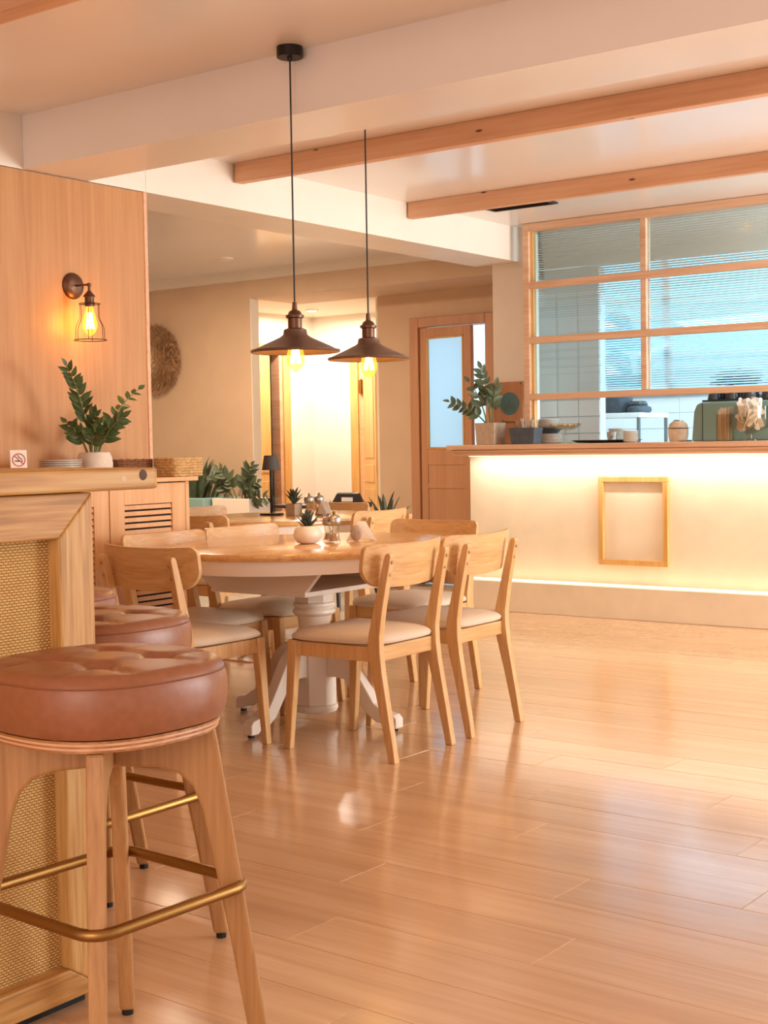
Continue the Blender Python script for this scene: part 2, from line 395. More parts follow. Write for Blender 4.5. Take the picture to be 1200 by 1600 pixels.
# left hall door, ajar leaf and casing (wall x=-8.45, y 9.40..9.93)
d2 = root('door_2', (-8.45, 9.40, 0))
MB().box(-.10, .0, .0, .03, 0, 2.0).build('jamb', 'honey', d2, bevel=.002)
B(-.10, .005, .46, .53, 0, 2.0).build('jamb', 'pine', d2, bevel=.002)
B(0, .025, .50, .60, 0, 2.09).build('casing', 'honey', d2, bevel=.004)
B(0, .025, -.07, .02, 0, 2.09).build('casing', 'honey', d2, bevel=.004)
B(0, .025, .02, .50, 2.0, 2.09).build('casing', 'honey', d2, bevel=.004)
lf = MB().box(-.045, -.005, .035, .34, .005, 1.985); leaf = lf.build('door_leaf', 'honey', d2, bevel=.002)
for z0, z1 in ((.2, .38), (.46, .60), (.68, .82), (.9, 1.85)):
    B(-.006, .004, .08, .30, z0, z1).build('panel', 'honey', leaf, bevel=.006)
# back hall door, open leaf
d3 = root('door_3', (-7.93, 10.37, 0))
B(-.06, .035, -.025, 0, 0, 2.07).build('casing', 'honey', d3, bevel=.004)
B(.035, .055, -.012, .1, 0, 2.0).build('jamb', 'honey', d3, bevel=.003)
B(.06, .10, -.02, .10, 0, 2.0).build('jamb', 'pine', d3, bevel=.003)
B(.0, .70, -.025, 0, 2.0, 2.07).build('casing', 'honey', d3, bevel=.004)
leaf = bpy.data.objects.new('door_leaf', None); COL.objects.link(leaf); leaf.parent = d3; leaf.location = (.125, -.03, 0); leaf.rotation_euler = (0, 0, math.radians(-43))
B(0, .62, -.02, .02, .01, 1.99).build('leaf_board', 'honey', leaf, bevel=.003)
for z0, z1 in ((.12, .30), (.36, .52), (.58, .74), (.80, .96), (1.02, 1.9)):
    B(.08, .54, -.026, -.018, z0, z1).build('panel', 'honey', leaf, bevel=.006)
for z in (.28, 1.62):
    MB().box(.052, .112, -.034, -.028, z, z + .13).lathe([(.008, z - .006), (.008, z + .136)], 8, (.083, -.036, 0)).build('hinge', 'brass', d3)
# glazed door to the yard (door wall y=9.29)
d1 = root('door_1', (-6.53, 9.29, 0))
for a in ((0, .085, 0, 2.165), (.725, .81, 0, 2.165)):
    B(a[0], a[1], -.03, .11, a[2], a[3]).build('jamb', 'doorpaint', d1, bevel=.006)
B(.085, .725, -.03, .11, 2.085, 2.165).build('head', 'doorpaint', d1, bevel=.006)
B(.085, .10, .0, .02, 0, 2.085).build('stop', 'honey', d1)
leaf = bpy.data.objects.new('door_leaf', None); COL.objects.link(leaf); leaf.parent = d1; leaf.location = (.10, .0, 0); leaf.rotation_euler = (0, 0, math.radians(-7))
lw_, g0, g1 = .535, .07, .46
B(0, g0, -.02, .02, .01, 2.075).build('stile', 'doorpaint', leaf, bevel=.003)
B(g1, lw_, -.02, .02, .01, 2.075).build('stile', 'doorpaint', leaf, bevel=.003)
B(g0, g1, -.02, .02, 2.0, 2.075).build('rail', 'doorpaint', leaf, bevel=.003)
MB().box(g0, g1, -.014, .014, .01, 1.10).box(g0, g1, -.02, .02, .97, 1.10).box(g0, g1, -.02, .02, .78, .82).box(g0, g1, -.02, .02, .01, .16).build('lower_panel', 'doorpaint', leaf, bevel=.003)
B(g0, g1, -.004, .004, 1.10, 2.0).build('pane', 'frosted', leaf)
MB().box(g0, g0 + .014, -.024, -.004, 1.10, 2.0).box(g1 - .014, g1, -.024, -.004, 1.10, 2.0).box(g0, g1, -.024, -.004, 1.10, 1.114).box(g0, g1, -.024, -.004, 1.986, 2.0).build('bead', 'honey', leaf)
for z in (.3, 1.55):
    MB().lathe([(.009, z), (.009, z + .14)], 10, (-.008, -.026, 0)).build('hinge', 'brass', d1, off=(-.10, -.02, 0))
# ================================================================== COUNTER
ct = thing('serving_counter', 'long cream plaster serving counter with lit top edge and pine slab', 'counter', (-2.6, 8.1, 0))
OFF = (-2.6, 8.1, 0)
MB().box(-5.21, 0.2, 8.10, 8.195, 0, 1.055).box(-4.744, 0.2, 8.195, 8.36, 0, 1.055).build('body', 'counter', ct, off=OFF)
B(-5.21, 0.2, 7.97, 8.10, 0, .205).build('plinth', 'counter', ct, off=OFF, bevel=.004)
B(-5.2, 0.2, 8.015, 8.045, .205, .216).build('light_strip', 'led', ct, off=OFF)
B(-5.15, 0.2, 7.99, 8.01, 1.051, 1.055).build('light_strip', 'led', ct, off=OFF)
MB().loops([[(x, y, z) for x, y in ((-5.30, 7.94), (.25, 7.94), (.25, 8.62), (-4.744, 8.62), (-4.744, 8.195), (-5.30, 8.195))] for z in (1.098, 1.130)]).build('top_board', 'frame', ct, off=OFF, bevel=.004)
mo = MB(); mo.prism([(7.965, 1.098), (7.955, 1.090), (7.975, 1.078), (7.97, 1.066), (7.985, 1.055), (8.03, 1.055), (8.03, 1.098)], 'x', -5.27, .22)
mo.box(-5.26, .2, 8.07, 8.19, 1.056, 1.098).box(-4.744, .2, 8.19, 8.58, 1.056, 1.098)
mo.build('edge_moulding', 'frame', ct, off=OFF)
# framed niche on the counter front
nf = thing('niche_frame', 'small square pine frame fixed on the lit counter front', 'frame', (-3.96, 8.1, .63))
def frame4(par, x0, x1, z0, z1, w, y0, y1, mat, off, bev=.003):
    B(x0, x1, y0, y1, z1 - w, z1).build('frame_bar', mat, par, off=off, bevel=bev)
    B(x0, x1, y0, y1, z0, z0 + w).build('frame_bar', mat, par, off=off, bevel=bev)
    B(x0, x0 + w, y0, y1, z0 + w, z1 - w).build('frame_bar', mat, par, off=off, bevel=bev)
    B(x1 - w, x1, y0, y1, z0 + w, z1 - w).build('frame_bar', mat, par, off=off, bevel=bev)
frame4(nf, -4.205, -3.715, .338, .912, .036, 8.070, 8.098, 'honey', (-3.96, 8.1, .63))

# ================================================================== KITCHEN SCREEN WINDOW
win = root('window_1', (-2.6, 8.1, 1.13)); WO = (-2.6, 8.1, 1.13)
fx0, mxs = -4.745, [-3.87, -2.98, -2.09, -1.20]
B(fx0, fx0 + .045, 8.06, 8.14, 1.131, 2.598).build('jamb', 'frame', win, off=WO, bevel=.003)
B(fx0 + .045, fx0 + .065, 8.085, 8.125, 1.131, 2.55).build('inner_stop', 'honey', win, off=WO)
B(fx0 + .045, -1.0, 8.06, 8.14, 2.545, 2.598).build('head_rail', 'frame', win, off=WO, bevel=.003)
rz_ = [(2.165, 2.21), (1.80, 1.845), (1.425, 1.465)]
for a, b_ in rz_: B(fx0 + .045, -1.0, 8.06, 8.14, a, b_).build('rail', 'frame', win, off=WO, bevel=.003)
for m_ in mxs:
    for a, b_ in ((1.465, 1.80), (1.845, 2.165), (2.21, 2.545)):
        B(m_ - .02, m_ + .02, 8.065, 8.135, a, b_).build('mullion', 'frame', win, off=WO, bevel=.003)
def pane(x0, x1, z0, z1):
    n = max(4, int((z1 - z0) / .0145)); pr = []
    for i in range(n):
        for k in range(4):
            t = (i + k / 4) / n; pr.append((8.098 - .0022 * math.sin(PI * k / 4), z0 + t * (z1 - z0)))
    pr.append((8.098, z1)); out = pr + [(8.104, z1), (8.104, z0)]
    return MB().prism(out, 'x', x0, x1)
xs = [fx0 + .047] + mxs
for i in range(4):
    a = xs[i] + (.020 if i else 0); b_ = xs[i + 1] - .020
    for z0, z1 in ((1.465, 1.80), (1.845, 2.165), (2.21, 2.545)):
        pane(a, b_, z0 + .001, z1 - .001).build('pane', 'reed', win, off=WO)

# kitchen shell with tiles
def tiled(name, x0, x1, y, z1, tw, th, zmin=.9, xmax=None, depth=.08):
    w = struct(B(x0, x1, y, y + depth, 0, z1), name, 'grout')
    t0 = MB().box(0, tw - .006, -.006, .002, 0, th - .006).build('tile', 'tile', w, bevel=.0015, seg=1); f = True
    nx, nz = int((x1 - x0) / tw + .01), int((z1 - zmin) / th + .01); cnt = 0
    for i in range(nx):
        for j in range(nz):
            if xmax and x0 + i * tw > xmax: continue
            o = t0 if f else inst(t0, w); f = False; cnt += 1
            o.location = (x0 + i * tw + .003, y, zmin + j * th)
    return w
tiled('wall_kitchen_side', -4.978, -4.477, 8.64, 2.22, .167, .118, .965)
tiled('wall_kitchen_back', -7.0, -1.0, 12.0, 1.56, .40, .145, .96)
struct(B(-7.0, -1.0, 12.0, 12.08, 1.56, ZC), 'wall_kitchen_upper', 'tile')
struct(B(-1.0, -.9, 8.6, 12.1, 0, 2.6), 'wall_kitchen_right', 'tile')
w2 = root('window_2', (-3.6, 11.98, 1.9)); W2 = (-3.6, 11.98, 1.9)
for k in range(5):
    x = -6.6 + k * 1.1
    B(x + .05, x + 1.05, 11.965, 11.975, 1.62, 2.44).build('pane', 'daylight', w2, off=W2)
    B(x - .03, x + .05, 11.93, 11.99, 1.56, 2.5).build('mullion', 'tablewhite', w2, off=W2)
for z in (1.56, 2.44): B(-6.6, -1.05, 11.93, 11.99, z, z + .06).build('frame_rail', 'tablewhite', w2, off=W2)
struct(MB().box(-4.98, -.9, 8.42, 9.41, -.08, 0).box(-6.87, -.9, 9.41, 12.1, -.08, 0), 'floor_kitchen', 'floortile')
struct(B(-4.98, -1.0, 8.73, 9.2, 2.225, 2.6), 'trim_5', 'plaster')
struct(B(-6.97, -6.87, 10.47, 12.0, 0, ZC), 'wall_kitchen_left', 'tile')

# ================================================================== CEILING BEAMS
def cbeam(y0, y1, x0, x1, z0, label):
    o = thing('ceiling_beam', label, 'beam', ((x0 + x1) / 2, (y0 + y1) / 2, z0), 0, 'pine ceiling beams')
    B(x0, x1, y0, y1, z0, ZC - .0005).build('timber', 'pine', o, off=o.location, bevel=.003)
cbeam(5.33, 5.39, -4.84, 2.6, 2.50, 'pine ceiling beam just behind the broad plaster beam')
cbeam(6.87, 6.925, -4.84, 2.6, 2.503, 'pine ceiling beam nearest the kitchen window screen')
cbeam(2.80, 2.885, -4.84, 2.6, 2.50, 'pine ceiling beam crossing the top left corner of the view')
vt = thing('air_vent', 'slim dark ceiling air vent above the kitchen screen', 'vent', (-4.37, 7.40, 2.6))
frame4v = MB().box(-.225, .225, -.07, -.055, -.012, 0).box(-.225, .225, .055, .07, -.012, 0).box(-.225, -.205, -.055, .055, -.012, 0).box(.205, .225, -.055, .055, -.012, 0)
frame4v.build('vent_frame', 'blackpl', vt); B(-.205, .205, -.055, .055, -.004, 0).build('vent_back', 'dark', vt)
for k in range(4):
    M = Matrix.Translation((0, -.04 + k * .027, -.006)) @ Matrix.Rotation(.6, 4, 'X'); MB().box(-.205, .205, -.011, .011, -.001, .001, M).build('slat', 'blackpl', vt)
for (x, y, z, lab) in ((-7.34, 7.96, ZC, 'small round spot on the back room ceiling'), (-7.95, 9.75, ZB, 'glowing round downlight in the white hall ceiling')):
    t = thing('downlight', lab, 'ceiling light', (x, y, z))
    MB().lathe([(.045, -.012), (.06, -.008), (.062, 0)], 24).build('trim_ring', 'tablewhite', t, smooth=True)
    MB().lathe([(.043, -.013), (.043, -.012)], 24).build('lens', 'ledhall' if y > 9 else 'tablewhite', t)

# ================================================================== DINING CHAIR
def taper(p0, s0, p1, s1):   # square section leg between two points; s=(wx,wy)
    r = []
    for p, s in ((p0, s0), (p1, s1)):
        r.append([(p[0] + a * s[0] / 2, p[1] + b * s[1] / 2, p[2]) for a, b in ((-1, -1), (1, -1), (1, 1), (-1, 1))])
    return r
def make_chair():
    t = thing('dining_chair', '', 'chair', group='oak dining chairs with beige seats')
    for sx in (-1, 1):
        MB().loops(taper((sx * .2, .235, 0), (.026, .028), (sx * .19, .205, .418), (.036, .044))).build('leg', 'oak', t, bevel=.004)
        rings = []
        for z, y, w in ((0, -.245, .030), (.10, -.226, .035), (.22, -.202, .041), (.33, -.178, .050), (.40, -.168, .055), (.46, -.170, .050), (.56, -.190, .040), (.66, -.213, .034), (.745, -.234, .028), (.757, -.237, .016)):
            x = sx * (.185 - .012 * z); rings.append([(x - .015, y - w / 2, z), (x + .015, y - w / 2, z), (x + .015, y + w / 2, z), (x - .015, y + w / 2, z)])
        lg = MB().loops(rings).build('leg', 'oak', t, bevel=.003)
        for z in (.68, .725):
            y = -.213 - (z - .66) / .085 * .021 - .016
            MB().lathe([(.0065, 0), (.0065, .002), (.004, .0035)], 10, M=Matrix.Translation((sx * .1765, y, z)) @ Matrix.Rotation(PI / 2, 4, 'X')).build('screw_cap', 'walnut', lg, smooth=True)
    B(-.172, .172, .192, .214, .36, .415).build('rail', 'oakx', t, bevel=.002)
    B(-.168, .168, -.178, -.156, .36, .415).build('rail', 'oakx', t, bevel=.002)
    for sx in (-1, 1):
        MB().loops([[(sx * .19 + a, .19, .36 + b) for a, b in ((-.011, 0), (.011, 0), (.011, .055), (-.011, .055))], [(sx * .181 + a, -.15, .36 + b) for a, b in ((-.011, 0), (.011, 0), (.011, .055), (-.011, .055))]]).build('rail', 'oak', t, bevel=.002)
    # seat pad
    def outline(k):
        o = []
        for i in range(40):
            a = 2 * PI * i / 40; c_, s_ = math.cos(a), math.sin(a); e = .42
            x = abs(c_) ** e * (1 if c_ > 0 else -1); y = abs(s_) ** e * (1 if s_ > 0 else -1)
            hw = .214 + .014 * y
            o.append((x * hw * k, .025 + y * .222 * k))
        return o
    prof = [(.90, .417), (.985, .424), (1.0, .433), (.985, .441), (.93, .450), (.8, .459), (.55, .467), (.25, .471), (.02, .472)]
    MB().loops([[(x, y, z - (.004 if y > .2 else 0)) for x, y in outline(k)] for k, z in prof]).build('seat', 'seatfab', t, smooth=True)
    # back rest: curved board
    nx, nz = 24, 8; g = []
    def pt(u, v, th):
        x = u * .243
        zt = .792 - .006 * (1 - u * u) ; zb = .625 + .012 * u * u
        # rounded corners
        a = abs(x) - (.243 - .03)
        if a > 0: zt -= .03 - math.sqrt(max(0, .03 ** 2 - min(a, .03) ** 2))
        a = abs(x) - (.243 - .085)
        if a > 0: zb += (.075 - .075 * math.sqrt(max(0, 1 - (min(a, .085) / .085) ** 2)))
        z = zb + (zt - zb) * v
        y = -.205 - (z - .64) * .16 + .055 * u * u * (1 if True else 0) + th
        return (x, y + .0, z)
    vs = []; fs = []
    for th in (0, .016):
        for i in range(nx + 1):
            u = math.sin((i / nx * 2 - 1) * PI / 2) if True else i / nx * 2 - 1
            for j in range(nz + 1): vs.append(pt(u, j / nz, th))
    n1 = (nx + 1) * (nz + 1); I = lambda i, j, k: k * n1 + i * (nz + 1) + j
    for i in range(nx):
        for j in range(nz):
            fs.append((I(i, j, 0), I(i + 1, j, 0), I(i + 1, j + 1, 0), I(i, j + 1, 0))); fs.append((I(i, j, 1), I(i, j + 1, 1), I(i + 1, j + 1, 1), I(i + 1, j, 1)))
    for i in range(nx):
        for j in (0, nz): fs.append((I(i, j, 0), I(i, j, 1), I(i + 1, j, 1), I(i + 1, j, 0)))
    for j in range(nz):
        for i in (0, nx): fs.append((I(i, j, 0), I(i, j + 1, 0), I(i, j + 1, 1), I(i, j, 1)))
    MB().add(vs, fs).build('backrest', 'oakx', t, smooth=True, bevel=.004)
    return t
T1 = (-3.63, 4.43); T2 = (-5.12, 6.03)
Q = PI / 2   # facing -X : front(+Y)->-X is rz=+90deg
chairs = [(-3.14, 4.155, Q, 'oak chair seen from behind, nearest the camera right of the white pedestal'),
          (-3.14, 4.665, Q, 'oak chair seen from behind, rightmost, before the lit counter'),
          (-3.63, 5.16, PI, 'oak chair at the far end of the near table, reddish back facing us'),
          (-3.70, 3.735, 0, 'oak chair with its shaded back to us just behind the tan bar stools'),
          (-4.05, 4.15, -Q, 'oak chair at the near table with back before the louvred cabinet'),
          (-4.05, 4.64, -Q, 'oak chair with sunlit glossy back left of the white succulent bowl'),
          (-4.68, 6.10, Q, 'oak chair of the far table seen from behind, before the agave'),
          (-5.32, 6.58, PI, 'oak chair at the far end of the far table before the black high chair'),
          (-5.62, 5.98, -Q, 'oak chair on the far side of the far table below the turquoise planter'),
          (-5.15, 5.46, 0, 'oak chair at the near end of the far table, dark back beside the louvred cabinet')]
ch0 = make_chair()
for i, (x, y, r, lab) in enumerate(chairs):
    if i == 0: ch0.location = (x, y, 0); ch0.rotation_euler = (0, 0, r); ch0['label'] = lab
    else: dup(ch0, (x, y, 0), r, lab)

# ================================================================== TABLES
def ell(a, b, n=64, p=2.0): return [(a * abs(math.cos(2 * PI * i / n)) ** (2 / p) * (1 if math.cos(2 * PI * i / n) >= 0 else -1), b * abs(math.sin(2 * PI * i / n)) ** (2 / p) * (1 if math.sin(2 * PI * i / n) >= 0 else -1)) for i in range(n)]
def make_table(loc, label):
    t = thing('dining_table', label, 'table', (loc[0], loc[1], 0), 0, 'oval pedestal dining tables')
    a, b = .53, .66
    MB().loops([[(x * k, y * k, z) for x, y in ell(a, b)] for k, z in ((.975, .716), (.992, .718), (1.0, .726), (1.0, .736), (.992, .743), (.975, .7455))]).build('tabletop', 'tabletop', t, smooth=True)
    o1, o2 = ell(a - .018, b - .018), ell(a - .04, b - .04)
    m = MB(); m.loops([[(x, y, z) for x, y in o] for o, z in ((o1, .716), (o1, .662), (o2, .662), (o2, .716))], cap=False); m.build('apron', 'tablewhite', t, smooth=True)
    for sy in (-1, 1):
        y0 = sy * .31
        MB().prism([(-.40, .662), (.30, .662), (.22, .575), (-.28, .575)], 'y', y0 - .012, y0 + .012).build('slide_board', 'tablewhite', t, bevel=.002)
    B(-.28, .22, -.322, .322, .557, .576).build('base_plate', 'tablewhite', t, bevel=.002)
    B(-.2, .2, -.06, .06, .64, .7165).build('cross_block', 'tablewhite', t)
    oc = lambda r, z: [(r * math.cos(PI / 8 + k * PI / 4), r * math.sin(PI / 8 + k * PI / 4), z) for k in range(8)]
    col = MB().loops([oc(.082, .556), oc(.082, .50), oc(.078, .498)])
    col.loops([oc(.07, .39), oc(.088, .355), oc(.09, .34), oc(.09, .075), oc(.086, .072)])
    pc = col.build('column', 'tablewhite', t)
    MB().lathe([(.07, .50), (.086, .496), (.088, .486), (.082, .478), (.078, .474), (.088, .468), (.090, .456), (.084, .448), (.072, .442), (.066, .41), (.064, .385)], 28).build('turned_ring', 'tablewhite', pc, smooth=True)
    MB().lathe([(.08, .073), (.092, .07), (.094, .055), (.088, .043), (.07, .038)], 28).build('turned_foot', 'tablewhite', pc, smooth=True)
    prof_t = [(.07, .33), (.14, .325), (.2, .28), (.26, .19), (.32, .105), (.37, .075), (.415, .066), (.43, .05), (.43, .012)]
    prof_b = [(.385, .012), (.37, .028), (.33, .03), (.28, .062), (.22, .14), (.17, .19), (.12, .195), (.07, .19)]
    ol = prof_t + prof_b
    lm = MB().prism(ol, 'y', -.026, .026)
    l0 = lm.build('leg', 'tablewhite', t, bevel=.005)
    g0 = MB().lathe([(.014, 0), (.014, .013)], 12, (.405, 0, 0)).build('glide', 'rubber', l0)
    for k, an in enumerate((0, PI / 2, PI, 3 * PI / 2)):
        if k == 0: continue
        l = inst(l0, t, rot=(0, 0, an)); inst(g0, l)
    return t
tb1 = make_table(T1, 'oval oak-topped white pedestal table under the two pendant lamps')
tb2 = dup(tb1, (T2[0], T2[1], 0), 0, 'oval oak-topped table farther back carrying the black table lamp')

# ================================================================== BAR STOOLS
def make_stool():
    t = thing('bar_stool', '', 'stool', group='tan leather bar stools')
    def sup(k, n=72, p=2.5): return ell(.207 * k, .205 * k, n, p)
    btn = [(a, b) for a in (-.068, .068) for b in (-.068, .068)]
    def dimple(x, y):
        d = 0
        for bx, by in btn: d += .020 * math.exp(-((x - bx) ** 2 + (y - by) ** 2) / .0006)
        def seg(ax, ay, cx, cy, s):
            vx, vy = cx - ax, cy - ay; tt = max(0, min(1, ((x - ax) * vx + (y - ay) * vy) / (vx * vx + vy * vy)))
            q = (x - ax - tt * vx) ** 2 + (y - ay - tt * vy) ** 2
            return s * math.exp(-q / .00009)
        D = 0
        for i in range(4):
            for j in range(i + 1, 4):
                A, C_ = btn[i], btn[j]
                if A[0] == C_[0] or A[1] == C_[1]: D = max(D, seg(A[0], A[1], C_[0], C_[1], .006))
        for bx, by in btn:
            sx, sy = (1 if bx > 0 else -1), (1 if by > 0 else -1)
            D = max(D, seg(bx, by, sx * .165, by + sy * .01, .006), seg(bx, by, bx + sx * .01, sy * .165, .006))
        return d + D
    prof = [(.88, .660), (.95, .664), (.99, .682), (1.005, .71), (1.0, .735), (.98, .752), (.955, .763)] + [(k, .768 + .008 * (1 - k * k)) for k in (.9, .84, .78, .72, .66, .6, .54, .48, .42, .36, .3, .24, .18, .12, .06, .01)]
    rings = []
    for k, z in prof:
        rings.append([(x, y, z - (dimple(x, y) if k < .93 else 0)) for x, y in sup(k)])
    st = MB().loops(rings).build('seat', 'leather', t, smooth=True)
    st.data.polygons.foreach_set('use_smooth', [True] * len(st.data.polygons))
    MB().tube([(x, y, .7505) for x, y in sup(.984)], .0018, 5, True).build('seam', 'thread', st, smooth=True)
    for bx, by in btn: MB().lathe([(.009, -.004), (.007, .001), (.002, .002)], 10, (bx, by, .754)).build('button', 'leather', st, smooth=True)
    for i, (z, mt) in enumerate(((.640, 'ply'), (.6445, 'pine'), (.6485, 'ply'), (.6525, 'pine'), (.6565, 'ply'))):
        MB().loops([[(x, y, q) for x, y in sup(.915 - .006 * (i % 2 == 0) + i * .006)] for q in (z, z + .0042)]).build('ply_layer', mt, t)
    # two bent arches crossing under the seat: four legs, each half an arch
    ol = [(.012, .638), (.196, .638), (.203, .60), (.290, .012), (.256, .012), (.216, .25), (.180, .44), (.170, .49), (.155, .53), (.130, .556), (.095, .568), (.012, .574)]
    ang = (PI / 4, 3 * PI / 4, 5 * PI / 4, 7 * PI / 4)
    for k, an in enumerate(ang):
        mb = MB().prism(ol, 'y', -.0145, .0145); M = Matrix.Rotation(an, 4, 'Z'); mb.v = [tuple(M @ Vector(p)) for p in mb.v]
        lg = mb.build('leg', 'walnut', t, bevel=.006)
        MB().lathe([(.012, 0), (.012, .013)], 10, (.273 * math.cos(an), .273 * math.sin(an), 0)).build('glide', 'rubber', lg)
    hw, rc, pts = .183, .045, []
    for k, (cx, cy) in enumerate(((1, 1), (-1, 1), (-1, -1), (1, -1))):
        for i in range(7):
            a = k * PI / 2 + i / 6 * PI / 2; pts.append((cx * (hw - rc) + rc * math.cos(a), cy * (hw - rc) + rc * math.sin(a), .345))
    MB().tube(pts, .0105, 10, True).build('foot_ring', 'brass', t, smooth=True)
    return t
s0 = make_stool()
stools = [(-1.884, 1.697, 'nearest tan leather bar stool in front of the cane bar front'),
          (-2.402, 2.137, 'middle tan leather bar stool just past the corner post of the bar'),
          (-2.945, 2.41, 'farthest tan leather bar stool, mostly hidden by the bar corner post')]
for i, (x, y, lab) in enumerate(stools):
    if i == 0: s0.location = (x, y, 0); s0.rotation_euler = (0, 0, math.radians(-3)); s0['label'] = lab
    else: dup(s0, (x, y, 0), 0, lab)

# ================================================================== BAR
BX = -2.165
bar = thing('bar', 'pine bar with woven cane front panel and thick slab top', 'bar', (BX, 1.4, 0)); BO = (BX, 1.4, 0)
Y1 = 1.93
sl = MB(); sl.loops([[(BX + .03 + dx, 0, 0)] for dx in (0,)] * 2, cap=False) if False else None
sl = MB()
ol = [(-3.9, .6), (BX + .02, .6), (BX + .02, 2.085), (BX + .012, 2.105), (BX - .01, 2.115), (-3.9, 2.10)]
sl.prism(ol, 'z', 1.062, 1.107); sl.build('slab_top', 'slab', bar, off=BO, bevel=.006)
kd = Matrix.Translation((BX + .0195, 2.055, 1.092)) @ Matrix.Rotation(PI / 2, 4, 'Y')
MB().lathe([(.012, 0), (.011, .0012), (.002, .0016)], 14, M=kd).build('knot', 'knotwood', bar, off=BO)
kd = Matrix.Translation((BX + .0195, 2.0, 1.085)) @ Matrix.Rotation(PI / 2, 4, 'Y')
MB().lathe([(.0075, 0), (.0065, .0012), (.001, .0014)], 9, M=kd).build('chipped_spot', 'kraft', bar, off=BO)
B(-3.85, BX - .045, .7, Y1 - .045, .02, 1.06).build('carcass', 'cab', bar, off=BO)
# mitred frame
w = .09; fz0, fz1, fy0, fy1 = .025, 1.060, .72, Y1; x0, x1 = BX - .045, BX
def mit(ps): return MB().loops([[(a, y, z) for y, z in ps] for a in (x0, x1)])
mit([(fy0, fz1), (fy1, fz1), (fy1 - w, fz1 - w), (fy0 + w, fz1 - w)]).build('frame_rail', 'barwood', bar, off=BO, bevel=.004)
mit([(fy0, fz0), (fy1, fz0), (fy1 - w, fz0 + w * .7), (fy0 + w, fz0 + w * .7)]).build('frame_rail', 'barwood', bar, off=BO, bevel=.004)
mit([(fy1, fz0), (fy1, fz1), (fy1 - w, fz1 - w), (fy1 - w, fz0 + w * .7)]).build('frame_post', 'barwoodz', bar, off=BO, bevel=.004)
mit([(fy0, fz0), (fy0, fz1), (fy0 + w, fz1 - w), (fy0 + w, fz0 + w * .7)]).build('frame_post', 'barwoodz', bar, off=BO, bevel=.004)
B(BX - .044, BX - .034, fy0 + w - .005, fy1 - w + .005, fz0 + w * .7 - .005, fz1 - w + .005).build('cane_panel', 'cane', bar, off=BO)
B(-3.85, BX - .046, Y1 - .044, Y1 - .002, .02, 1.06).build('end_panel', 'barwoodz', bar, off=BO)
B(-3.85, BX - .03, .7, Y1 - .03, 0, .026).build('base', 'rubber', bar, off=BO)

# ================================================================== SIDEBOARD CABINET
cb = thing('sideboard', 'long veneered sideboard with louvred doors along the plywood wall', 'cabinet', (-4.65, 3.5, 0)); CO = (-4.65, 3.5, 0)
CX = -4.47
B(-4.845, -4.44, 2.2, 4.60, .995, 1.015).build('top_board', 'cab', cb, off=CO, bevel=.003)
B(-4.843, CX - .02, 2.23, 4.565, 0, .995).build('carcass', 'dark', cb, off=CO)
B(-4.843, CX, 4.545, 4.567, 0, .995).build('side_panel', 'cab', cb, off=CO)
for k in range(4):
    y1 = 4.543 - k * .465; y0 = y1 - .460
    dr = bpy.data.objects.new('door', None); COL.objects.link(dr); dr.parent = cb; dr.location = (CX + 4.65, y0 - 3.5, .05)
    hh, ww = .94, .46
    B(-.018, 0, 0, .085, 0, hh).build('stile', 'cab', dr, bevel=.0015)
    B(-.018, 0, ww - .085, ww, 0, hh).build('stile', 'cab', dr, bevel=.0015)
    B(-.018, 0, .085, ww - .085, hh - .09, hh).build('rail', 'cab', dr, bevel=.0015)
    B(-.018, 0, .085, ww - .085, 0, .09).build('rail', 'cab', dr, bevel=.0015)
    n = 28; s_ = None
    for i in range(n):
        z = .09 + (i + .5) * (hh - .18) / n
        M = Matrix.Translation((-.012, ww / 2, z)) @ Matrix.Rotation(-.25, 4, 'Y')
        if s_ is None:
            s_ = MB().box(-.004, .004, -(ww - .17) / 2, (ww - .17) / 2, -.0095, .0095).build('slat', 'cab', dr)
            o = s_
        else: o = inst(s_, dr)
        o.location = (-.010, ww / 2, z); o.rotation_euler = (0, -.30, 0)
SBZ = 1.0155
# baskets: rows of rope
def basket(name, y0, y1, x0, x1, h, mats, label):
    t = thing(name, label, 'basket', ((x0 + x1) / 2, (y0 + y1) / 2, SBZ), 0, 'woven storage baskets on the sideboard'); rows = 7; hx, hy = (x1 - x0) / 2, (y1 - y0) / 2; rc = .02
    rr = h / rows / 2
    for r in range(rows):
        pts = []
        for k, (cx, cy) in enumerate(((1, 1), (-1, 1), (-1, -1), (1, -1))):
            for i in range(4):
                a = k * PI / 2 + i / 3 * PI / 2; pts.append((cx * (hx - rc) + rc * math.cos(a), cy * (hy - rc) + rc * math.sin(a)))
        P = []
        for i in range(len(pts)):
            a, b_ = pts[i], pts[(i + 1) % len(pts)]; L = math.dist(a, b_); n = max(1, int(L / .012))
            for q in range(n):
                u = q / n; P.append((a[0] + (b_[0] - a[0]) * u, a[1] + (b_[1] - a[1]) * u, (r + .5) * 2 * rr))
        rad = [rr * (1.0 + .22 * (1 if (i // 2 + r) % 2 else -1)) for i in range(len(P))]
        MB().tube(P, rad, 6, True).build('rope_row', mats[r % len(mats)], t, smooth=True)
    B(-hx + .008, hx - .008, -hy + .008, hy - .008, .001, .008).build('bottom', mats[0], t)
    return t
basket('storage_basket', 4.27, 4.475, -4.80, -4.60, .082, ['seagrassd'], 'dark brown woven basket left of the checked straw basket')
basket('storage_basket', 4.47, 4.655, -4.60, -4.46, .086, ['seagrass'], 'pale checked straw basket at the right end of the sideboard')
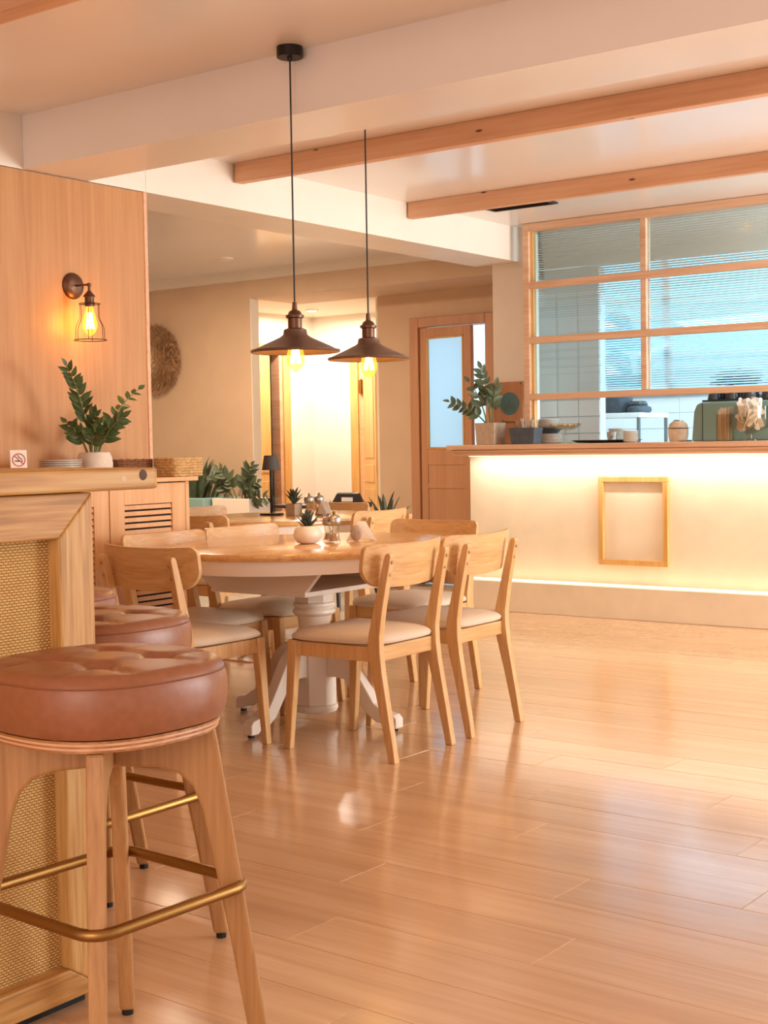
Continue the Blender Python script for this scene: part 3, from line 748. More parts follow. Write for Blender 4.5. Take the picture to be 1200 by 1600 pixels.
# plates on the sideboard
def plate_stack(x, y, z, n, r, pitch, label, group, rim='rim', gr=None):
    base = None
    for k in range(n):
        if base is None:
            t = thing('plate', label.format('lowest'), 'plate', (x, y, z), 0, group)
            MB().lathe([(r * .55, 0), (r * .6, .001), (r * .97, .011), (r, .0125), (r, .0145), (r * .97, .0150), (r * .6, .005), (.002, .0045)], 36).build('dish', 'ceramic', t, smooth=True)
            MB().lathe([(r * .985, .0140), (r * 1.004, .0143), (r * 1.004, .0152), (r * .985, .0156)], 36, cap=False).build('rim_edge', rim, t, smooth=True)
            base = t
        else: dup(base, (x, y, z + k * pitch), random.random(), label.format('topmost' if k == n - 1 else ['', 'second', 'third', 'fourth', 'fifth', 'sixth', 'seventh', 'eighth', 'ninth'][k] + ' from the bottom'), group)
plate_stack(-4.62, 3.945, SBZ, 9, .092, .0092, 'white plate, {} of the stack on the sideboard beside the no-smoking card', 'plates stacked on the sideboard')
# no smoking card
sg = thing('no_smoking_card', 'small white card with red no-smoking sign leaning on the sideboard', 'sign', (-4.6, 3.71, SBZ))
Mx = Matrix.Rotation(math.radians(36), 4, 'Z') @ Matrix.Rotation(-.12, 4, 'Y')
def addM(mb, name, mat, par, M, **kw):
    mb.v = [tuple(M @ Vector(p)) for p in mb.v]; return mb.build(name, mat, par, **kw)
cw, chh = .052, .133
Mx = Matrix.Rotation(math.radians(-28), 4, 'Z') @ Matrix.Rotation(-.10, 4, 'Y')
addM(MB().box(-.002, 0, -cw / 2 - .008, cw / 2 + .008, 0, chh), 'card', 'paper', sg, Mx)
rg = MB(); R1_, R2_ = .0235, .0275
rg.loops([[(.0006, r * math.cos(2 * PI * j / 40), .092 + r * math.sin(2 * PI * j / 40)) for j in range(40)] for r in (R1_, R2_)], cap=False)
dg = math.radians(45)
rg.add([(.0007, a * math.cos(-dg) * 1 - b * math.sin(-dg), .092 + a * math.sin(-dg) + b * math.cos(-dg)) for a, b in ((-.025, -.002), (.025, -.002), (.025, .002), (-.025, .002))], [(0, 1, 2, 3)])
addM(rg, 'red_ring', 'red', sg, Mx)
ck = MB().add([(.00055, y, z) for y, z in ((-.017, .085), (.008, .085), (.008, .0895), (-.017, .0895))], [(0, 1, 2, 3)]).add([(.00055, y, z) for y, z in ((.010, .085), (.0165, .085), (.0165, .0895), (.010, .0895))], [(0, 1, 2, 3)])
ck.tube([(.0006, .014 - .004 * q + .003 * math.sin(q * 2), .093 + q * .004) for q in range(6)], .0008, 4); ck.tube([(.0006, .010 - .004 * q + .003 * math.sin(q * 2 + 1), .094 + q * .004) for q in range(5)], .0008, 4)
addM(ck, 'cigarette_print', 'ink', sg, Mx)
def text(par, body, size, mat, loc, rot, name='lettering', ext=.0004, align='CENTER'):
    c = bpy.data.curves.new(name, 'FONT'); c.body = body; c.size = size; c.align_x = align; c.align_y = 'CENTER'; c.extrude = ext; c.materials.append(MT[mat])
    tmp = bpy.data.objects.new(name, c); COL.objects.link(tmp); dg_ = bpy.context.evaluated_depsgraph_get(); me = bpy.data.meshes.new_from_object(tmp.evaluated_get(dg_)); bpy.data.objects.remove(tmp)
    o = bpy.data.objects.new(name, me); COL.objects.link(o); o.parent = par; o.location = loc; o.rotation_euler = rot
    return o
tt = text(sg, 'NO SMOKING', .007, 'ink', (0, 0, 0), (0, 0, 0))
tt.matrix_local = Mx @ Matrix.Translation((.0006, 0, .056)) @ Matrix.Rotation(PI / 2, 4, 'Z') @ Matrix.Rotation(PI / 2, 4, 'X')

# ================================================================== PLANTS
def leaf_mesh(L, Wd, fold=.15, curl=.12, pointed=1.0):
    vs, fs = [], []; n = 7
    for i in range(n + 1):
        t = i / n; wv = Wd / 2 * math.sin(PI * min(1, t ** .75 * pointed + .02)) ** .8 if t < 1 else .0005
        if i == 0: wv = Wd * .06
        z = -curl * L * t * t
        for a in (-1, -.5, 0, .5, 1): vs.append((a * wv, t * L, z + abs(a) * wv * fold * 2))
    for i in range(n):
        for j in range(4): a = i * 5 + j; fs.append((a, a + 1, a + 6, a + 5))
    return MB().add(vs, fs)
def zz_plant(par, stems, leafL, leafW, mat, z0, seed=1, pairs=8):
    rnd = random.Random(seed); L0 = None
    for (dx, dy, tipx, tipy, tiph, nl) in stems:
        p0 = Vector((dx, dy, z0)); p2 = Vector((tipx, tipy, tiph)); p1 = Vector((dx * .6 + tipx * .25, dy * .6 + tipy * .25, z0 + (tiph - z0) * .62))
        q = lambda t: p0 * (1 - t) ** 2 + p1 * 2 * t * (1 - t) + p2 * t * t
        st = MB().tube([q(i / 10) for i in range(11)], [.0052 * (1 - .75 * i / 10) + .0008 for i in range(11)], 6).build('stem', 'stem', par, smooth=True)
        for k in range(nl):
            t = .30 + .70 * (k // 2 + .5) / (nl / 2); p = q(min(1, t)); tg = (q(min(1, t + .02)) - q(max(0, t - .02))).normalized()
            side = tg.cross(Vector((-.593, .805, 0)) + Vector((rnd.uniform(-.35, .35), rnd.uniform(-.35, .35), rnd.uniform(-.3, .3)))).normalized()
            # leaflets spread in the plane facing the room
            s = 1 if k % 2 else -1
            if k == nl - 1: d = tg
            else: d = (tg * .75 + side * s * .75 + Vector((rnd.uniform(-.3, .3), rnd.uniform(-.3, .3), rnd.uniform(-.15, .2)))).normalized()
            sc = (1.2 - .5 * t) * rnd.uniform(.85, 1.15)
            nrm = (d.cross(side)).normalized() + Vector((rnd.uniform(-.5, .5), rnd.uniform(-.5, .5), .3)); x = d.cross(nrm).normalized(); zc = x.cross(d).normalized()
            M = Matrix(((x.x, d.x, zc.x, p.x), (x.y, d.y, zc.y, p.y), (x.z, d.z, zc.z, p.z), (0, 0, 0, 1))) @ Matrix.Scale(sc, 4)
            if L0 is None: L0 = leaf_mesh(leafL, leafW).build('leaf', mat, st, smooth=True); o = L0
            else: o = L0.copy(); COL.objects.link(o); o.parent = st
            o.matrix_local = M
# plant in round white pot on sideboard
px_, py_ = -4.65, 4.165
pl = thing('potted_zz_plant', 'dark green zz plant in a round stone pot below the wall lamp', 'plant', (px_, py_, SBZ))
MB().lathe([(.045, 0), (.062, .006), (.078, .04), (.08, .065), (.076, .095), (.066, .116), (.060, .118), (.057, .112), (.056, .105)], 32).build('pot', 'pot', pl, smooth=True)
MB().lathe([(.056, .103), (.056, .106)], 24).build('soil', 'soil', pl)
# screen-plane direction for the fan of stems: mostly along +Y / -Y on the wall side
zz_plant(pl, [(-.008, -.01, .05, -.19, .49, 19), (.008, .012, .0, .275, .40, 15), (-.02, -.02, .05, -.20, .25, 15), (.0, .02, .12, .06, .27, 15), (.012, -.006, .10, -.08, .29, 13), (-.012, .014, -.03, .13, .24, 11), (.0, -.02, .14, -.12, .22, 11)], .070, .032, 'leafd', .10, 3)
# counter plant
cpx, cpy, CTZ = -4.99, 8.02, 1.1305
cpn = thing('potted_zz_plant', 'zz plant in a square concrete pot on the left end of the counter', 'plant', (cpx, cpy, CTZ))
MB().loops([[(sx * a, sy * a, z) for sx, sy in ((-1, -1), (1, -1), (1, 1), (-1, 1))] for a, z in ((.070, 0), (.078, .148), (.068, .148), (.066, .13))]).build('pot', 'concrete', cpn, bevel=.004)
B(-.064, .064, -.064, .064, .124, .131).build('soil', 'soil', cpn)
zz_plant(cpn, [(.0, .0, -.06, -.02, .52, 13), (.015, .0, .06, -.02, .40, 9), (-.02, .0, -.30, -.05, .30, 13), (-.02, -.01, -.14, -.04, .43, 7)], .085, .046, 'leafg', .125, 5)
def blade_plant(par, n, h, r, w, z0, mat, seed, spread=.5, cl=False):
    rnd = random.Random(seed); L0 = None
    for k in range(n):
        if L0 is None: L0 = leaf_mesh(h, w, .25, .10, .92).build('leaf', mat, par, smooth=True); o = L0
        else: o = inst(L0, par)
        a = k * 2.399; tilt = spread * (.25 + .75 * k / n) + rnd.uniform(-.06, .06)
        o.location = (r * math.cos(a) * k / n, r * math.sin(a) * k / n, z0)
        o.rotation_euler = (PI / 2 - tilt, 0, a + PI / 2 + PI); s = 1.0 - .35 * k / n + rnd.uniform(-.08, .08); o.scale = (s, s, s)
# planters by the back wall
def planter(name, x, y, w, h, mat, label):
    t = thing(name, label, 'planter', (x, y, 0))
    MB().loops([[(sx * a, sy * a * .7, z) for sx, sy in ((-1, -1), (1, -1), (1, 1), (-1, 1))] for a, z in ((w * .42, 0), (w * .5, h), (w * .45, h), (w * .44, h - .03))]).build('pot', mat, t, bevel=.012)
    B(-w * .43, w * .43, -w * .3, w * .3, h - .035, h - .025).build('soil', 'soil', t)
    return t
p1 = planter('snake_plant', -8.06, 8.30, .62, .735, 'teal', 'tall snake plants in a turquoise planter at the back wall')
blade_plant(p1, 38, .38, .24, .06, .70, 'leafg', 4, .5)
p2 = planter('planter_zz_plant', -7.535, 8.30, .40, .73, 'tablewhite', 'zz plant in a white planter beside the hall opening')
zz_plant(p2, [(-.05, 0, -.16, -.1, .97, 13), (0, 0, .22, -.12, .99, 15), (.05, -.02, .30, -.2, .78, 13), (-.08, 0, -.28, -.05, .88, 9), (.0, .02, .24, -.08, .86, 13), (.05, -.05, .46, -.15, .74, 13)], .105, .047, 'leafg', .70, 8)
for i, (x, y, lab) in enumerate(((-6.50, 8.86, 'grey agave in a pot left of the glazed door frame'), (-6.72, 8.62, 'agave in a pot in front of the hall door casing'))):
    t = thing('potted_agave', lab, 'plant', (x, y, 0))
    MB().lathe([(.10, 0), (.12, .25), (.14, .5), (.13, .5), (.125, .48)], 24).build('pot', 'concrete', t, smooth=True)
    MB().lathe([(.125, .47), (.125, .481)], 20).build('soil', 'soil', t)
    blade_plant(t, 11, .31, .05, .045, .475, 'agave', 11 + i, .75)

# wreath on the back wall
wr = thing('feather_wreath', 'round straw fibre juju wall hanging on the beige back wall', 'wall decoration', (-8.80, 8.64, 1.915))
MB().lathe([(.27, 0), (.20, .02), (.05, .03)], 32, M=Matrix.Rotation(PI / 2, 4, 'X')).build('backing', 'feather', wr, smooth=True)
fm = {k: MB() for k in ('feather', 'featherl')}; rn = random.Random(2)
for k in range(2600):
    a = rn.uniform(0, 2 * PI); r = .29 * math.sqrt(rn.random()); L = .045; d = .035 * (1 - r / .3)
    ca, sa = math.cos(a + rn.uniform(-.4, .4)), math.sin(a + rn.uniform(-.4, .4))
    p = Vector((r * math.cos(a), -.012 - d, r * math.sin(a))); e = p + Vector((ca * L, -.022 - rn.uniform(0, .03), sa * L)); w_ = Vector((-sa, 0, ca)) * .0045
    fm['featherl' if (r < .09 or rn.random() < .3) else 'feather'].add([p - w_, p + w_, e], [(0, 1, 2)])
for k in fm: tag(fm[k].build('fibre_tufts', k, wr), kind='stuff')

# ================================================================== LAMPS
def bulb(par, z_top, loc=(0, 0)):
    x, y = loc
    g = MB().lathe([(.015, z_top), (.018, z_top - .02), (.026, z_top - .05), (.033, z_top - .08), (.033, z_top - .10), (.024, z_top - .122), (.010, z_top - .135), (.004, z_top - .139)], 20, (x, y, 0), cap=False)
    b_ = g.build('bulb', 'bulb', par, smooth=True)
    f = MB()
    for k in range(6):
        a0, a1 = k * PI / 3, (k + .5) * PI / 3
        f.tube([(x + .009 * math.cos(a0), y + .009 * math.sin(a0), z_top - .035), (x + .019 * math.cos(a1), y + .019 * math.sin(a1), z_top - .108)], .003, 5)
        f.tube([(x + .019 * math.cos(a1), y + .019 * math.sin(a1), z_top - .108), (x + .009 * math.cos(a0 + PI / 3), y + .009 * math.sin(a0 + PI / 3), z_top - .035)], .0022, 5)
    f.build('filament', 'filament', b_)
def pendant(x, y, zc, zr, label):
    t = thing('pendant_lamp', label, 'lamp', (x, y, zr), 0, 'brown metal pendant lamps'); R = .162
    MB().lathe([(R, .0), (R + .004, .004), (R + .002, .010), (R - .008, .012), (.058, .056), (.045, .066), (.042, .084), (.022, .092)], 48, cap=False).build('lamp_shade', 'shade', t, smooth=True)
    MB().lathe([(R - .002, .001), (R - .012, .008), (.056, .052), (.02, .075)], 48, cap=False).build('shade_lining', 'shadein', t, smooth=True)
    MB().lathe([(.026, .088), (.026, .125), (.033, .128), (.034, .137), (.026, .140), (.022, .150), (.010, .158), (.008, .185), (.003, .187)], 24).build('lamp_holder', 'bronze', t, smooth=True)
    MB().tube([(0, 0, .18), (0, 0, zc - zr)], .0032, 6).build('cord', 'black', t)
    MB().lathe([(.046, -.038), (.048, -.036), (.048, 0)], 28, (0, 0, zc - zr)).build('ceiling_rose', 'black', t, smooth=True)
    MB().lathe([(.008, -.05), (.010, -.038)], 10, (0, 0, zc - zr)).build('cord_grip', 'black', t)
    bulb(t, .068)
    point('pendant_glow', (x, y, zr + .0), 7, (1.0, .72, .36), .025)
pendant(-3.285, 3.93, ZC, 1.49, 'brown metal pendant lamp with glowing bulb, the left nearer one')
pendant(-3.33, 4.44, ZC, 1.485, 'brown metal pendant lamp with glowing bulb, the right farther one')
# sconce
sc_ = thing('wall_sconce', 'dark bronze cage wall lamp glowing on the plywood wall', 'lamp', (XW, 4.24, 1.885))
Mr = Matrix.Rotation(PI / 2, 4, 'Y')
MB().lathe([(.060, 0), (.060, .004), (.054, .014), (.03, .022), (.006, .026)], 32, M=Mr).build('back_plate', 'bronze', sc_, smooth=True)
MB().tube([(.02, 0, 0), (.105, .0, -.002)], .005, 8).lathe([(.0, -.010), (.009, -.006), (.011, 0), (.009, .006), (0.0, .010)], 12, (.11, 0, -.003)).tube([(.11, 0, -.005), (.11, 0, -.035)], .006, 8).build('arm', 'bronze', sc_, smooth=True)
cx_ = .11
MB().lathe([(.007, -.03), (.012, -.036), (.026, -.052), (.027, -.057), (.021, -.058), (.021, -.085), (.022, -.088), (.020, -.1)], 20, (cx_, 0, 0)).build('lamp_holder', 'bronze', sc_, smooth=True)
cg = MB()
for k in range(6):
    a = k * PI / 3 + .2; c_, s_ = math.cos(a), math.sin(a)
    cg.tube([(cx_ + r * c_, r * s_, z) for r, z in ((.046, -.088), (.046, -.145), (.050, -.16), (.064, -.185), (.068, -.20), (.069, -.25))], .0016, 5)
for r, z in ((.046, -.088), (.072, -.25)): cg.tube([(cx_ + r * math.cos(2 * PI * j / 32), r * math.sin(2 * PI * j / 32), z) for j in range(32)], .002, 5, True)
for k in range(4): a = k * PI / 2 + .2; cg.tube([(cx_ + .02 * math.cos(a), .02 * math.sin(a), -.088), (cx_ + .046 * math.cos(a), .046 * math.sin(a), -.088)], .0018, 5)
cg.build('cage', 'black', sc_, smooth=True)
bulb(sc_, -.092, (cx_, 0))
point('sconce_glow', (XW + cx_, 4.24, 1.885 - .165), 3.4, (1.0, .52, .13), .03)
# table lamp on the far table
TZ = .7462
tl = thing('table_lamp', 'slim black table lamp with grey shade on the far table', 'lamp', (-5.26, 6.05, TZ))
B(-.058, .058, -.04, .04, 0, .012).build('base', 'black', tl, bevel=.002)
MB().tube([(0, 0, .012), (0, 0, .30)], .009, 10).tube([(.016, .006, .012), (.016, .006, .30)], .003, 6).build('pole', 'black', tl, smooth=True)
MB().lathe([(.052, .262), (.053, .262), (.038, .346), (.037, .346)], 28, cap=False).build('lamp_shade', 'shadefab', tl, smooth=True)
MB().lathe([(.037, .343), (.037, .345)], 28).build('shade_top', 'shadefab', tl)

# ================================================================== TABLE SETTINGS
def succulent(par, z, n, h, seed):
    blade_plant(par, n, h, .010, h * .30, z, 'succ', seed, .85)
t = thing('potted_succulent', 'dark spiky succulent in a white pebble bowl on the near table', 'plant', (-3.60, 4.36, TZ))
MB().lathe([(.03, 0), (.042, .004), (.056, .025), (.058, .038), (.053, .058), (.042, .070), (.034, .0725), (.033, .066)], 32).build('pot', 'tablewhite', t, smooth=True)
MB().lathe([(.033, .064), (.033, .067)], 20).build('soil', 'soil', t)
succulent(t, .06, 13, .085, 3)
def mill(x, y, label, h=.115):
    t = thing('spice_mill', label, 'spice mill', (x, y, TZ), 0, 'glass spice mills'); s = h / .115
    MB().lathe([(.024, 0), (.025, .006), (.020, .018), (.018, .035), (.019, .055), (.021, .066), (.0185, .066), (.0165, .055), (.0155, .035), (.0175, .018), (.021, .007), (.004, .006)], 20).build('glass_body', 'clearthin', t, smooth=True)
    MB().lathe([(.019, .007), (.0155, .02), (.012, .032), (.004, .034)], 16).build('spice', 'pepper', t, smooth=True)
    MB().lathe([(.021, .066), (.025, .070), (.027, .082), (.024, .096), (.014, .103), (.005, .105)], 20).build('cap', 'steel', t, smooth=True)
    MB().lathe([(.003, .104), (.006, .109), (.006, .114), (.002, .117)], 12).build('cap_knob', 'brass', t, smooth=True)
    t.scale = (s, s, s)
mill(-3.515, 4.43, 'glass spice mill right of the white bowl, the taller front one', .128)
mill(-3.60, 4.50, 'glass spice mill half hidden behind the front mill on the near table')
def napkins(x, y, rz, label, stone=True):
    t = thing('napkin_holder', label, 'napkin holder', (x, y, TZ), rz)
    if stone:
        for sy in (-1, 1):
            MB().lathe([(.0, -.008), (.018, -.007), (.024, 0), (.018, .007), (0, .008)], 20, M=Matrix.Translation((0, sy * .016, .034)) @ Matrix.Rotation(PI / 2, 4, 'X') @ Matrix.Diagonal((1, 1.4, 1, 1))).build('stone_side', 'stone', t, smooth=True)
    else:
        B(-.04, .04, -.022, .022, 0, .01).build('base', 'steel', t)
    n0 = None
    for k in range(5):
        if n0 is None: n0 = MB().prism([(-.055, .004), (.055, .004), (.0, .085)], 'y', -.0012, .0012).build('napkin', 'paper', t); o = n0
        else: o = inst(n0, t)
        o.location = (.012 + .004 * k, -.010 + k * .005, 0); o.rotation_euler = (0, .04 * k - .08, .02 * k)
napkins(-3.50, 4.56, .5, 'folded white napkins in a grey pebble holder on the near table')
t = thing('potted_succulent', 'small succulent in a square pale pot on the far table', 'plant', (-5.10, 6.06, TZ))
B(-.034, .034, -.034, .034, 0, .068).build('pot', 'concrete', t, bevel=.003); B(-.03, .03, -.03, .03, .067, .069).build('soil', 'soil', t)
succulent(t, .066, 12, .10, 6)
mill(-5.02, 6.10, 'glass spice mill on the far table next to the square pot', .125)
mill(-5.02, 6.19, 'glass spice mill behind the napkins on the far table', .125)
napkins(-4.94, 6.12, -.3, 'folded white napkins in a holder on the far table', False)
# black high chair
hc = thing('high_chair', 'black plastic chair with a white label behind the far table', 'chair', (-6.13, 7.70, 0), math.radians(180))
for sx in (-1, 1):
    for sy in (-1, 1):
        MB().tube([(sx * .24, sy * .24, 0), (sx * .15, sy * .15, .52)], [.014, .017], 8).build('leg', 'blackpl', hc, smooth=True)
B(-.17, .17, -.17, .17, .5, .53).build('seat', 'blackpl', hc, bevel=.012)
MB().loops([[(-.165, -.19, .53), (.165, -.19, .53), (.165, -.16, .53), (-.165, -.16, .53)], [(-.15, -.205, .72), (.15, -.205, .72), (.15, -.18, .72), (-.15, -.18, .72)], [(-.10, -.21, .80), (.10, -.21, .80), (.10, -.19, .80), (-.10, -.19, .80)]]).build('backrest', 'blackpl', hc, bevel=.01)
for sx in (-1, 1): MB().box(sx * .2 - .025, sx * .2 + .025, -.19, .2, .70, .735).build('armrest', 'blackpl', hc, bevel=.01)
B(-.23, .23, .17, .38, .71, .735).build('tray', 'blackpl', hc, bevel=.01)
B(-.05, .05, -.183, -.1795, .735, .765).build('label', 'paper', hc)

# ================================================================== COUNTER TOP ITEMS
bd = thing('notice_board', 'brown board with teal leaf disc sign on the pier by the counter', 'sign', (-4.93, 8.195, 1.35))
B(-.135, .10, -.012, .004, -.215, .21).build('board', 'board', bd, bevel=.002)
MB().lathe([(.078, 0), (.078, .002)], 40, M=Matrix.Translation((-.005, -.012, .06)) @ Matrix.Rotation(PI / 2, 4, 'X')).build('teal_disc', 'bluepaint', bd)
lf2 = MB()
for k, (a, L) in enumerate(((-.75, .07), (-.35, .085), (.0, .095), (.35, .085), (.7, .065))):
    p = Vector((-.005 + a * .02, -.0145, .0)); e = p + Vector((math.sin(a) * L, 0, math.cos(a) * L)); w_ = Vector((math.cos(a), 0, -math.sin(a))) * .007; m_ = (p + e) / 2
    lf2.add([p, m_ + w_, e, m_ - w_], [(0, 1, 2, 3)])
lf2.build('leaf_print', 'leafg', bd)
text(bd, 'Pimento', .036, 'leafg', (-.01, -.0135, -.065), (PI / 2, 0, 0))
for x in (-.12, .085): MB().lathe([(.006, 0), (.004, .003)], 10, M=Matrix.Translation((x, -.012, .195)) @ Matrix.Rotation(PI / 2, 4, 'X')).build('screw', 'bronze', bd)
# black cutlery box
cbx = thing('cutlery_box', 'dark box of shiny cutlery right of the concrete plant pot', 'box', (-4.70, 8.0, CTZ))
MB().loops([[(sx * a, sy * b, z) for sx, sy in ((-1, -1), (1, -1), (1, 1), (-1, 1))] for a, b, z in ((.085, .05, 0), (.1, .06, .11), (.094, .054, .11), (.08, .045, .01))]).build('box_body', 'grey', cbx, bevel=.004)
rn = random.Random(5); ft = MB()
for k in range(14):
    x, y = rn.uniform(-.07, .08), rn.uniform(-.035, .035); dx, dy = rn.uniform(-.03, .03), rn.uniform(-.02, .02); h = rn.uniform(.14, .17)
    ft = MB().tube([(x, y, .02), (x + dx * .8, y + dy * .8, h - .02), (x + dx, y + dy, h)], [.003, .003, .007], 6); ft.build('cutlery_handle', 'steel', cbx, smooth=True)
plate_stack(-4.663, 8.25, CTZ, 6, .085, .0102, 'brown-rimmed plate, {} of the lower stack behind the cutlery box', 'lower counter plate stack')
zb = CTZ + 6 * .0102 + .008
db = thing('serving_dish', 'dark serving dish between the two plate stacks on the counter', 'dish', (-4.663, 8.25, zb))
MB().lathe([(.06, 0), (.085, .03), (.088, .034), (.08, .034), (.055, .012)], 28).build('dish_bowl', 'darkcer', db, smooth=True)
plate_stack(-4.665, 8.25, zb + .035, 5, .072, .0115, 'brown-rimmed plate, {} of the upper stack on the dark serving dish', 'upper counter plate stack')
ck = thing('cake_stand', 'footed glass bowl of wrapped sweets beside the plate stacks', 'bowl', (-4.49, 8.16, CTZ))
MB().lathe([(.045, 0), (.045, .004), (.010, .010), (.007, .02), (.007, .075), (.012, .085), (.055, .092), (.098, .112), (.108, .132), (.104, .134), (.092, .118), (.05, .099), (.004, .095)], 36).build('stand_glass', 'clearthin', ck, smooth=True)
rn = random.Random(9); s0_ = None
for k in range(22):
    a, r = rn.uniform(0, 2 * PI), .08 * math.sqrt(rn.random())
    if s0_ is None: s0_ = MB().lathe([(.001, -.012), (.009, -.006), (.011, 0), (.009, .006), (.001, .012)], 6).build('sweet', 'kraft', ck); o = s0_
    else: o = inst(s0_, ck)
    o.location = (r * math.cos(a), r * math.sin(a), .113 + .012 * (1 - r / .08) + r * r * 1.6); o.rotation_euler = (rn.random() * 3, rn.random() * 3, rn.random() * 3)
tr = thing('serving_tray', 'round black serving tray lying on the counter', 'tray', (-4.296, 8.38, CTZ))
MB().lathe([(.10, 0), (.20, .004), (.235, .018), (.238, .020), (.23, .016), (.19, .008), (.003, .006)], 44).build('tray_disc', 'blackpl', tr, smooth=True)
cu = thing('paper_cup', 'white paper cup printed LF standing on the black tray', 'cup', (-4.25, 8.36, CTZ + .0085))
MB().lathe([(.024, 0), (.032, .062), (.034, .064), (.030, .062), (.022, .004)], 24).build('cup_wall', 'paper', cu, smooth=True)
text(cu, 'LF', .026, 'ink', (.016, -.0275, .03), (PI / 2 - .12, 0, .5), ext=.001)
plate_stack(-4.255, 8.46, CTZ + .0085, 9, .062, .009, 'white saucer, {} of the taller stack on the black tray', 'taller saucer stack on the tray', 'ceramic')
plate_stack(-4.05, 8.24, CTZ, 8, .05, .0088, 'white saucer, {} of the short stack right of the black tray', 'short saucer stack behind the tray', 'ceramic')
# kitchen shelf with things
sh = thing('kitchen_shelf', 'steel shelf table in the kitchen behind the serving hatch', 'shelf', (-5.29, 10.6, 0))
B(-.36, .30, -.28, .28, 1.33, 1.37).build('shelf_board', 'tile', sh, bevel=.004); B(-.36, .30, -.28, .28, .62, .65).build('shelf_board', 'steel', sh)
for sx in (-.34, .28):
    for sy in (-.26, .26): MB().tube([(sx, sy, 0), (sx, sy, 1.33)], .016, 8).build('leg', 'acoil', sh, smooth=True)
bg = thing('dark_bag', 'dark grey bag sitting on the steel kitchen shelf', 'bag', (-5.29, 10.5, 1.3705))
MB().loops([[(x * k, y * k * .7, z) for x, y in ell(.13, .13, 20, 3)] for k, z in ((.8, 0), (1.0, .05), (1.05, .15), (.85, .25), (.3, .30))]).build('bag_body', 'grey', bg, smooth=True)
MB().tube([(-.07, -.08, .2), (-.06, -.11, .32), (.06, -.11, .32), (.07, -.08, .2)], .008, 6).build('bag_handle', 'blackpl', bg, smooth=True)
bp_ = thing('folded_cloths', 'folded dark cloths at the right end of the kitchen shelf', 'cloth', (-5.06, 10.46, 1.3705))
MB().loops([[(x * k, y * k, z) for x, y in ell(.085, .11, 20, 3)] for k, z in ((.9, 0), (1, .02), (.95, .045), (.6, .06))]).build('cloth_fold', 'grey', bp_, smooth=True)
MB().loops([[(x * k - .01, y * k, z) for x, y in ell(.07, .08, 20, 3)] for k, z in ((.9, .055), (1, .07), (.8, .095))]).build('cloth_fold', 'darkcer', bp_, smooth=True)
pp = thing('paper_stack', 'stack of white paper goods left of the dark bag', 'paper', (-5.50, 10.5, 1.3705))
for k in range(9): B(-.08, .07, -.08, .08, k * .022, k * .022 + .019).build('sheet_pack', 'paper', pp, bevel=.003)
# round grinder / canister
gr = thing('round_canister', 'beige round-topped canister with chrome top on the counter', 'canister', (-3.725, 8.26, CTZ))
MB().lathe([(.055, 0), (.058, .01), (.064, .05), (.064, .085), (.055, .115), (.035, .132), (.01, .138)], 28).build('canister_body', 'kraft', gr, smooth=True)
MB().lathe([(.0648, .083), (.0656, .086), (.0648, .089)], 28, cap=False).build('seam_band', 'bronze', gr)
MB().lathe([(.034, .132), (.030, .14), (.008, .146), (.002, .146)], 20).build('chrome_top', 'steel', gr, smooth=True)
B(-.02, .075, -.05, .05, 0, .012).build('foot', 'steel', gr, bevel=.004)
# espresso machine
em = thing('espresso_machine', 'sage green espresso machine with dark cups on top', 'coffee machine', (-3.22, 8.42, CTZ))
EO = (-3.22, 8.42, CTZ)
prf = [(-.42, .0), (.42, 0), (.42, .19), (.40, .235), (.36, .25), (-.345, .25), (-.385, .235), (-.405, .19)]
MB().prism(prf, 'y', -.15, .19).build('machine_body', 'machine', em, bevel=.012)
B(-.40, .40, -.155, -.15, .03, .03).build('seam_line', 'darkcer', em) if False else None
MB().box(-.345, -.341, -.153, -.149, .0, .24).build('panel_seam', 'darkcer', em)
B(-.36, .36, -.12, .16, .25, .262).build('cup_rail', 'blackpl', em, bevel=.003)
rn = random.Random(12)
lc = None
for k in range(12):
    x = -.30 + (k % 6) * .118; y = -.07 + (k // 6) * .13
    lab = 'dark espresso cup on the green coffee machine, %s from the left in the %s row' % (['first', 'second', 'third', 'fourth', 'fifth', 'sixth'][k % 6], ['front', 'back'][k // 6])
    if lc is None:
        lc = thing('espresso_cup', lab, 'cup', (EO[0] + x, EO[1] + y, CTZ + .2625), 0, 'dark cups on the coffee machine')
        MB().lathe([(.040, 0), (.041, .004), (.034, .04), (.024, .055), (.02, .06), (.003, .06)], 18).build('cup_wall', 'darkcer', lc, smooth=True)
        MB().tube([(.036, 0, .012), (.058, 0, .018), (.056, 0, .04), (.03, 0, .046)], .004, 6).build('cup_handle', 'darkcer', lc, smooth=True)
    else: dup(lc, (EO[0] + x, EO[1] + y, CTZ + .2625), rn.uniform(-.5, .5), lab)
fb_ = thing('folded_bag', 'crumpled grey bag lying over the cups on the coffee machine', 'bag', (-3.40, 8.42, CTZ + .325))
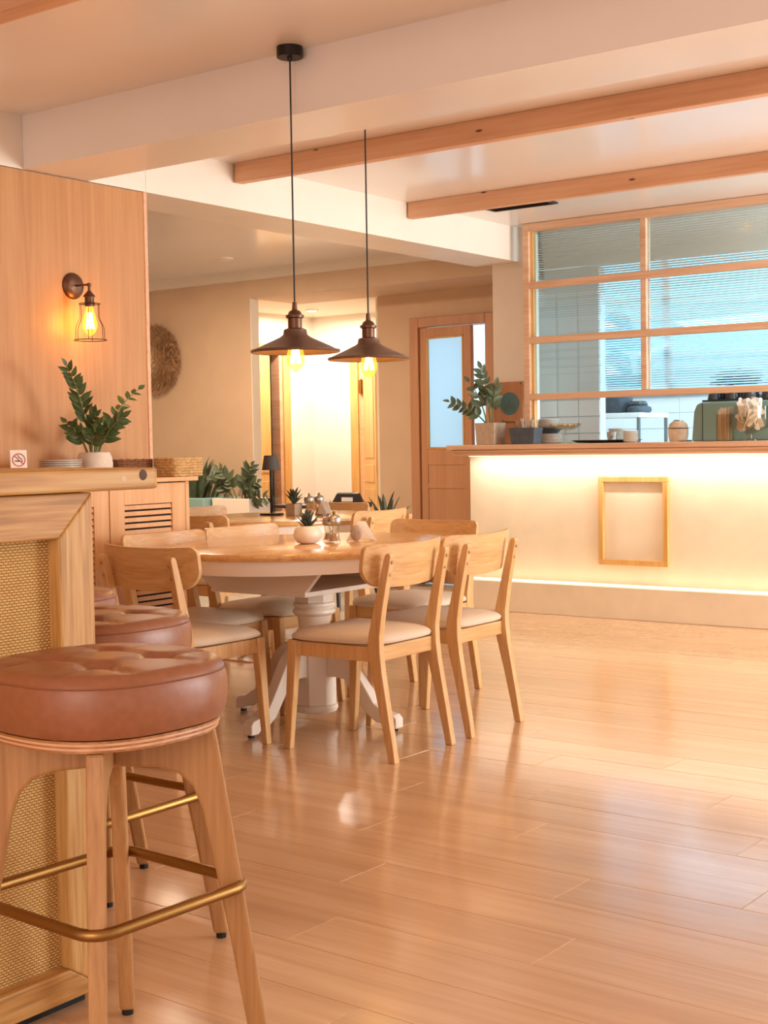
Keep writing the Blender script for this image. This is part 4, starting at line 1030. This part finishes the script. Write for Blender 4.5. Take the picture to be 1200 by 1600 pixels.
MB().loops([[(x * k + rn.uniform(-.01, .01), y * k + rn.uniform(-.01, .01), z + rn.uniform(-.006, .006)) for x, y in ell(.17, .09, 22)] for k, z in ((.8, .007), (1.0, .015), (.9, .035), (.4, .055))]).build('bag_body', 'grey', fb_, smooth=True)
# straws and sugar jar in front
st_ = thing('straw_holder', 'clear box of wrapped straws in front of the coffee machine', 'straw holder', (-3.352, 8.12, CTZ))
MB().loops([[(sx * a, sy * a, z) for sx, sy in ((-1, -1), (1, -1), (1, 1), (-1, 1))] for a, z in ((.042, 0), (.042, .165), (.039, .165), (.039, .004))]).build('holder', 'clearthin', st_)
s1 = None; rn = random.Random(3)
for k in range(24):
    if s1 is None: s1 = MB().lathe([(.0042, 0), (.0042, .19)], 7).build('straw', 'kraft', st_); o = s1
    else: o = inst(s1, st_)
    o.location = (-.030 + (k % 6) * .012, -.029 + (k // 6) * .019, .006); o.rotation_euler = (rn.uniform(-.05, .05), rn.uniform(-.05, .05), 0); o.scale = (1, 1, rn.uniform(.92, 1.08))
jr = thing('sugar_jar', 'big footed glass jar full of sugar sachets at the right', 'jar', (-3.185, 8.10, CTZ))
MB().lathe([(.07, 0), (.07, .006), (.02, .015), (.018, .04), (.06, .06), (.11, .075), (.118, .10), (.118, .21), (.114, .21), (.113, .10), (.10, .08), (.004, .07)], 32).build('jar_glass', 'clearthin', jr, smooth=True)
s2 = None
for k in range(70):
    mt = 'paper' if k % 3 else 'kraft'
    a, r, z = rn.uniform(0, 2 * PI), .09 * math.sqrt(rn.random()), rn.uniform(.095, .232)
    key = 'k' if mt == 'kraft' else 'p'
    if s2 is None: s2 = {}
    if key not in s2: s2[key] = MB().box(-.006, .006, -.002, .002, -.04, .04).box(-.015, .015, -.0015, .0015, -.036, .036).build('sachet', mt, jr); o = s2[key]
    else: o = inst(s2[key], jr)
    tilt = rn.uniform(-.9, .9) if z < .2 else rn.uniform(-.4, .4)
    o.location = (r * math.cos(a) * .8, r * math.sin(a) * .8, z); o.rotation_euler = (tilt, rn.uniform(-.7, .7), rn.random() * 6)
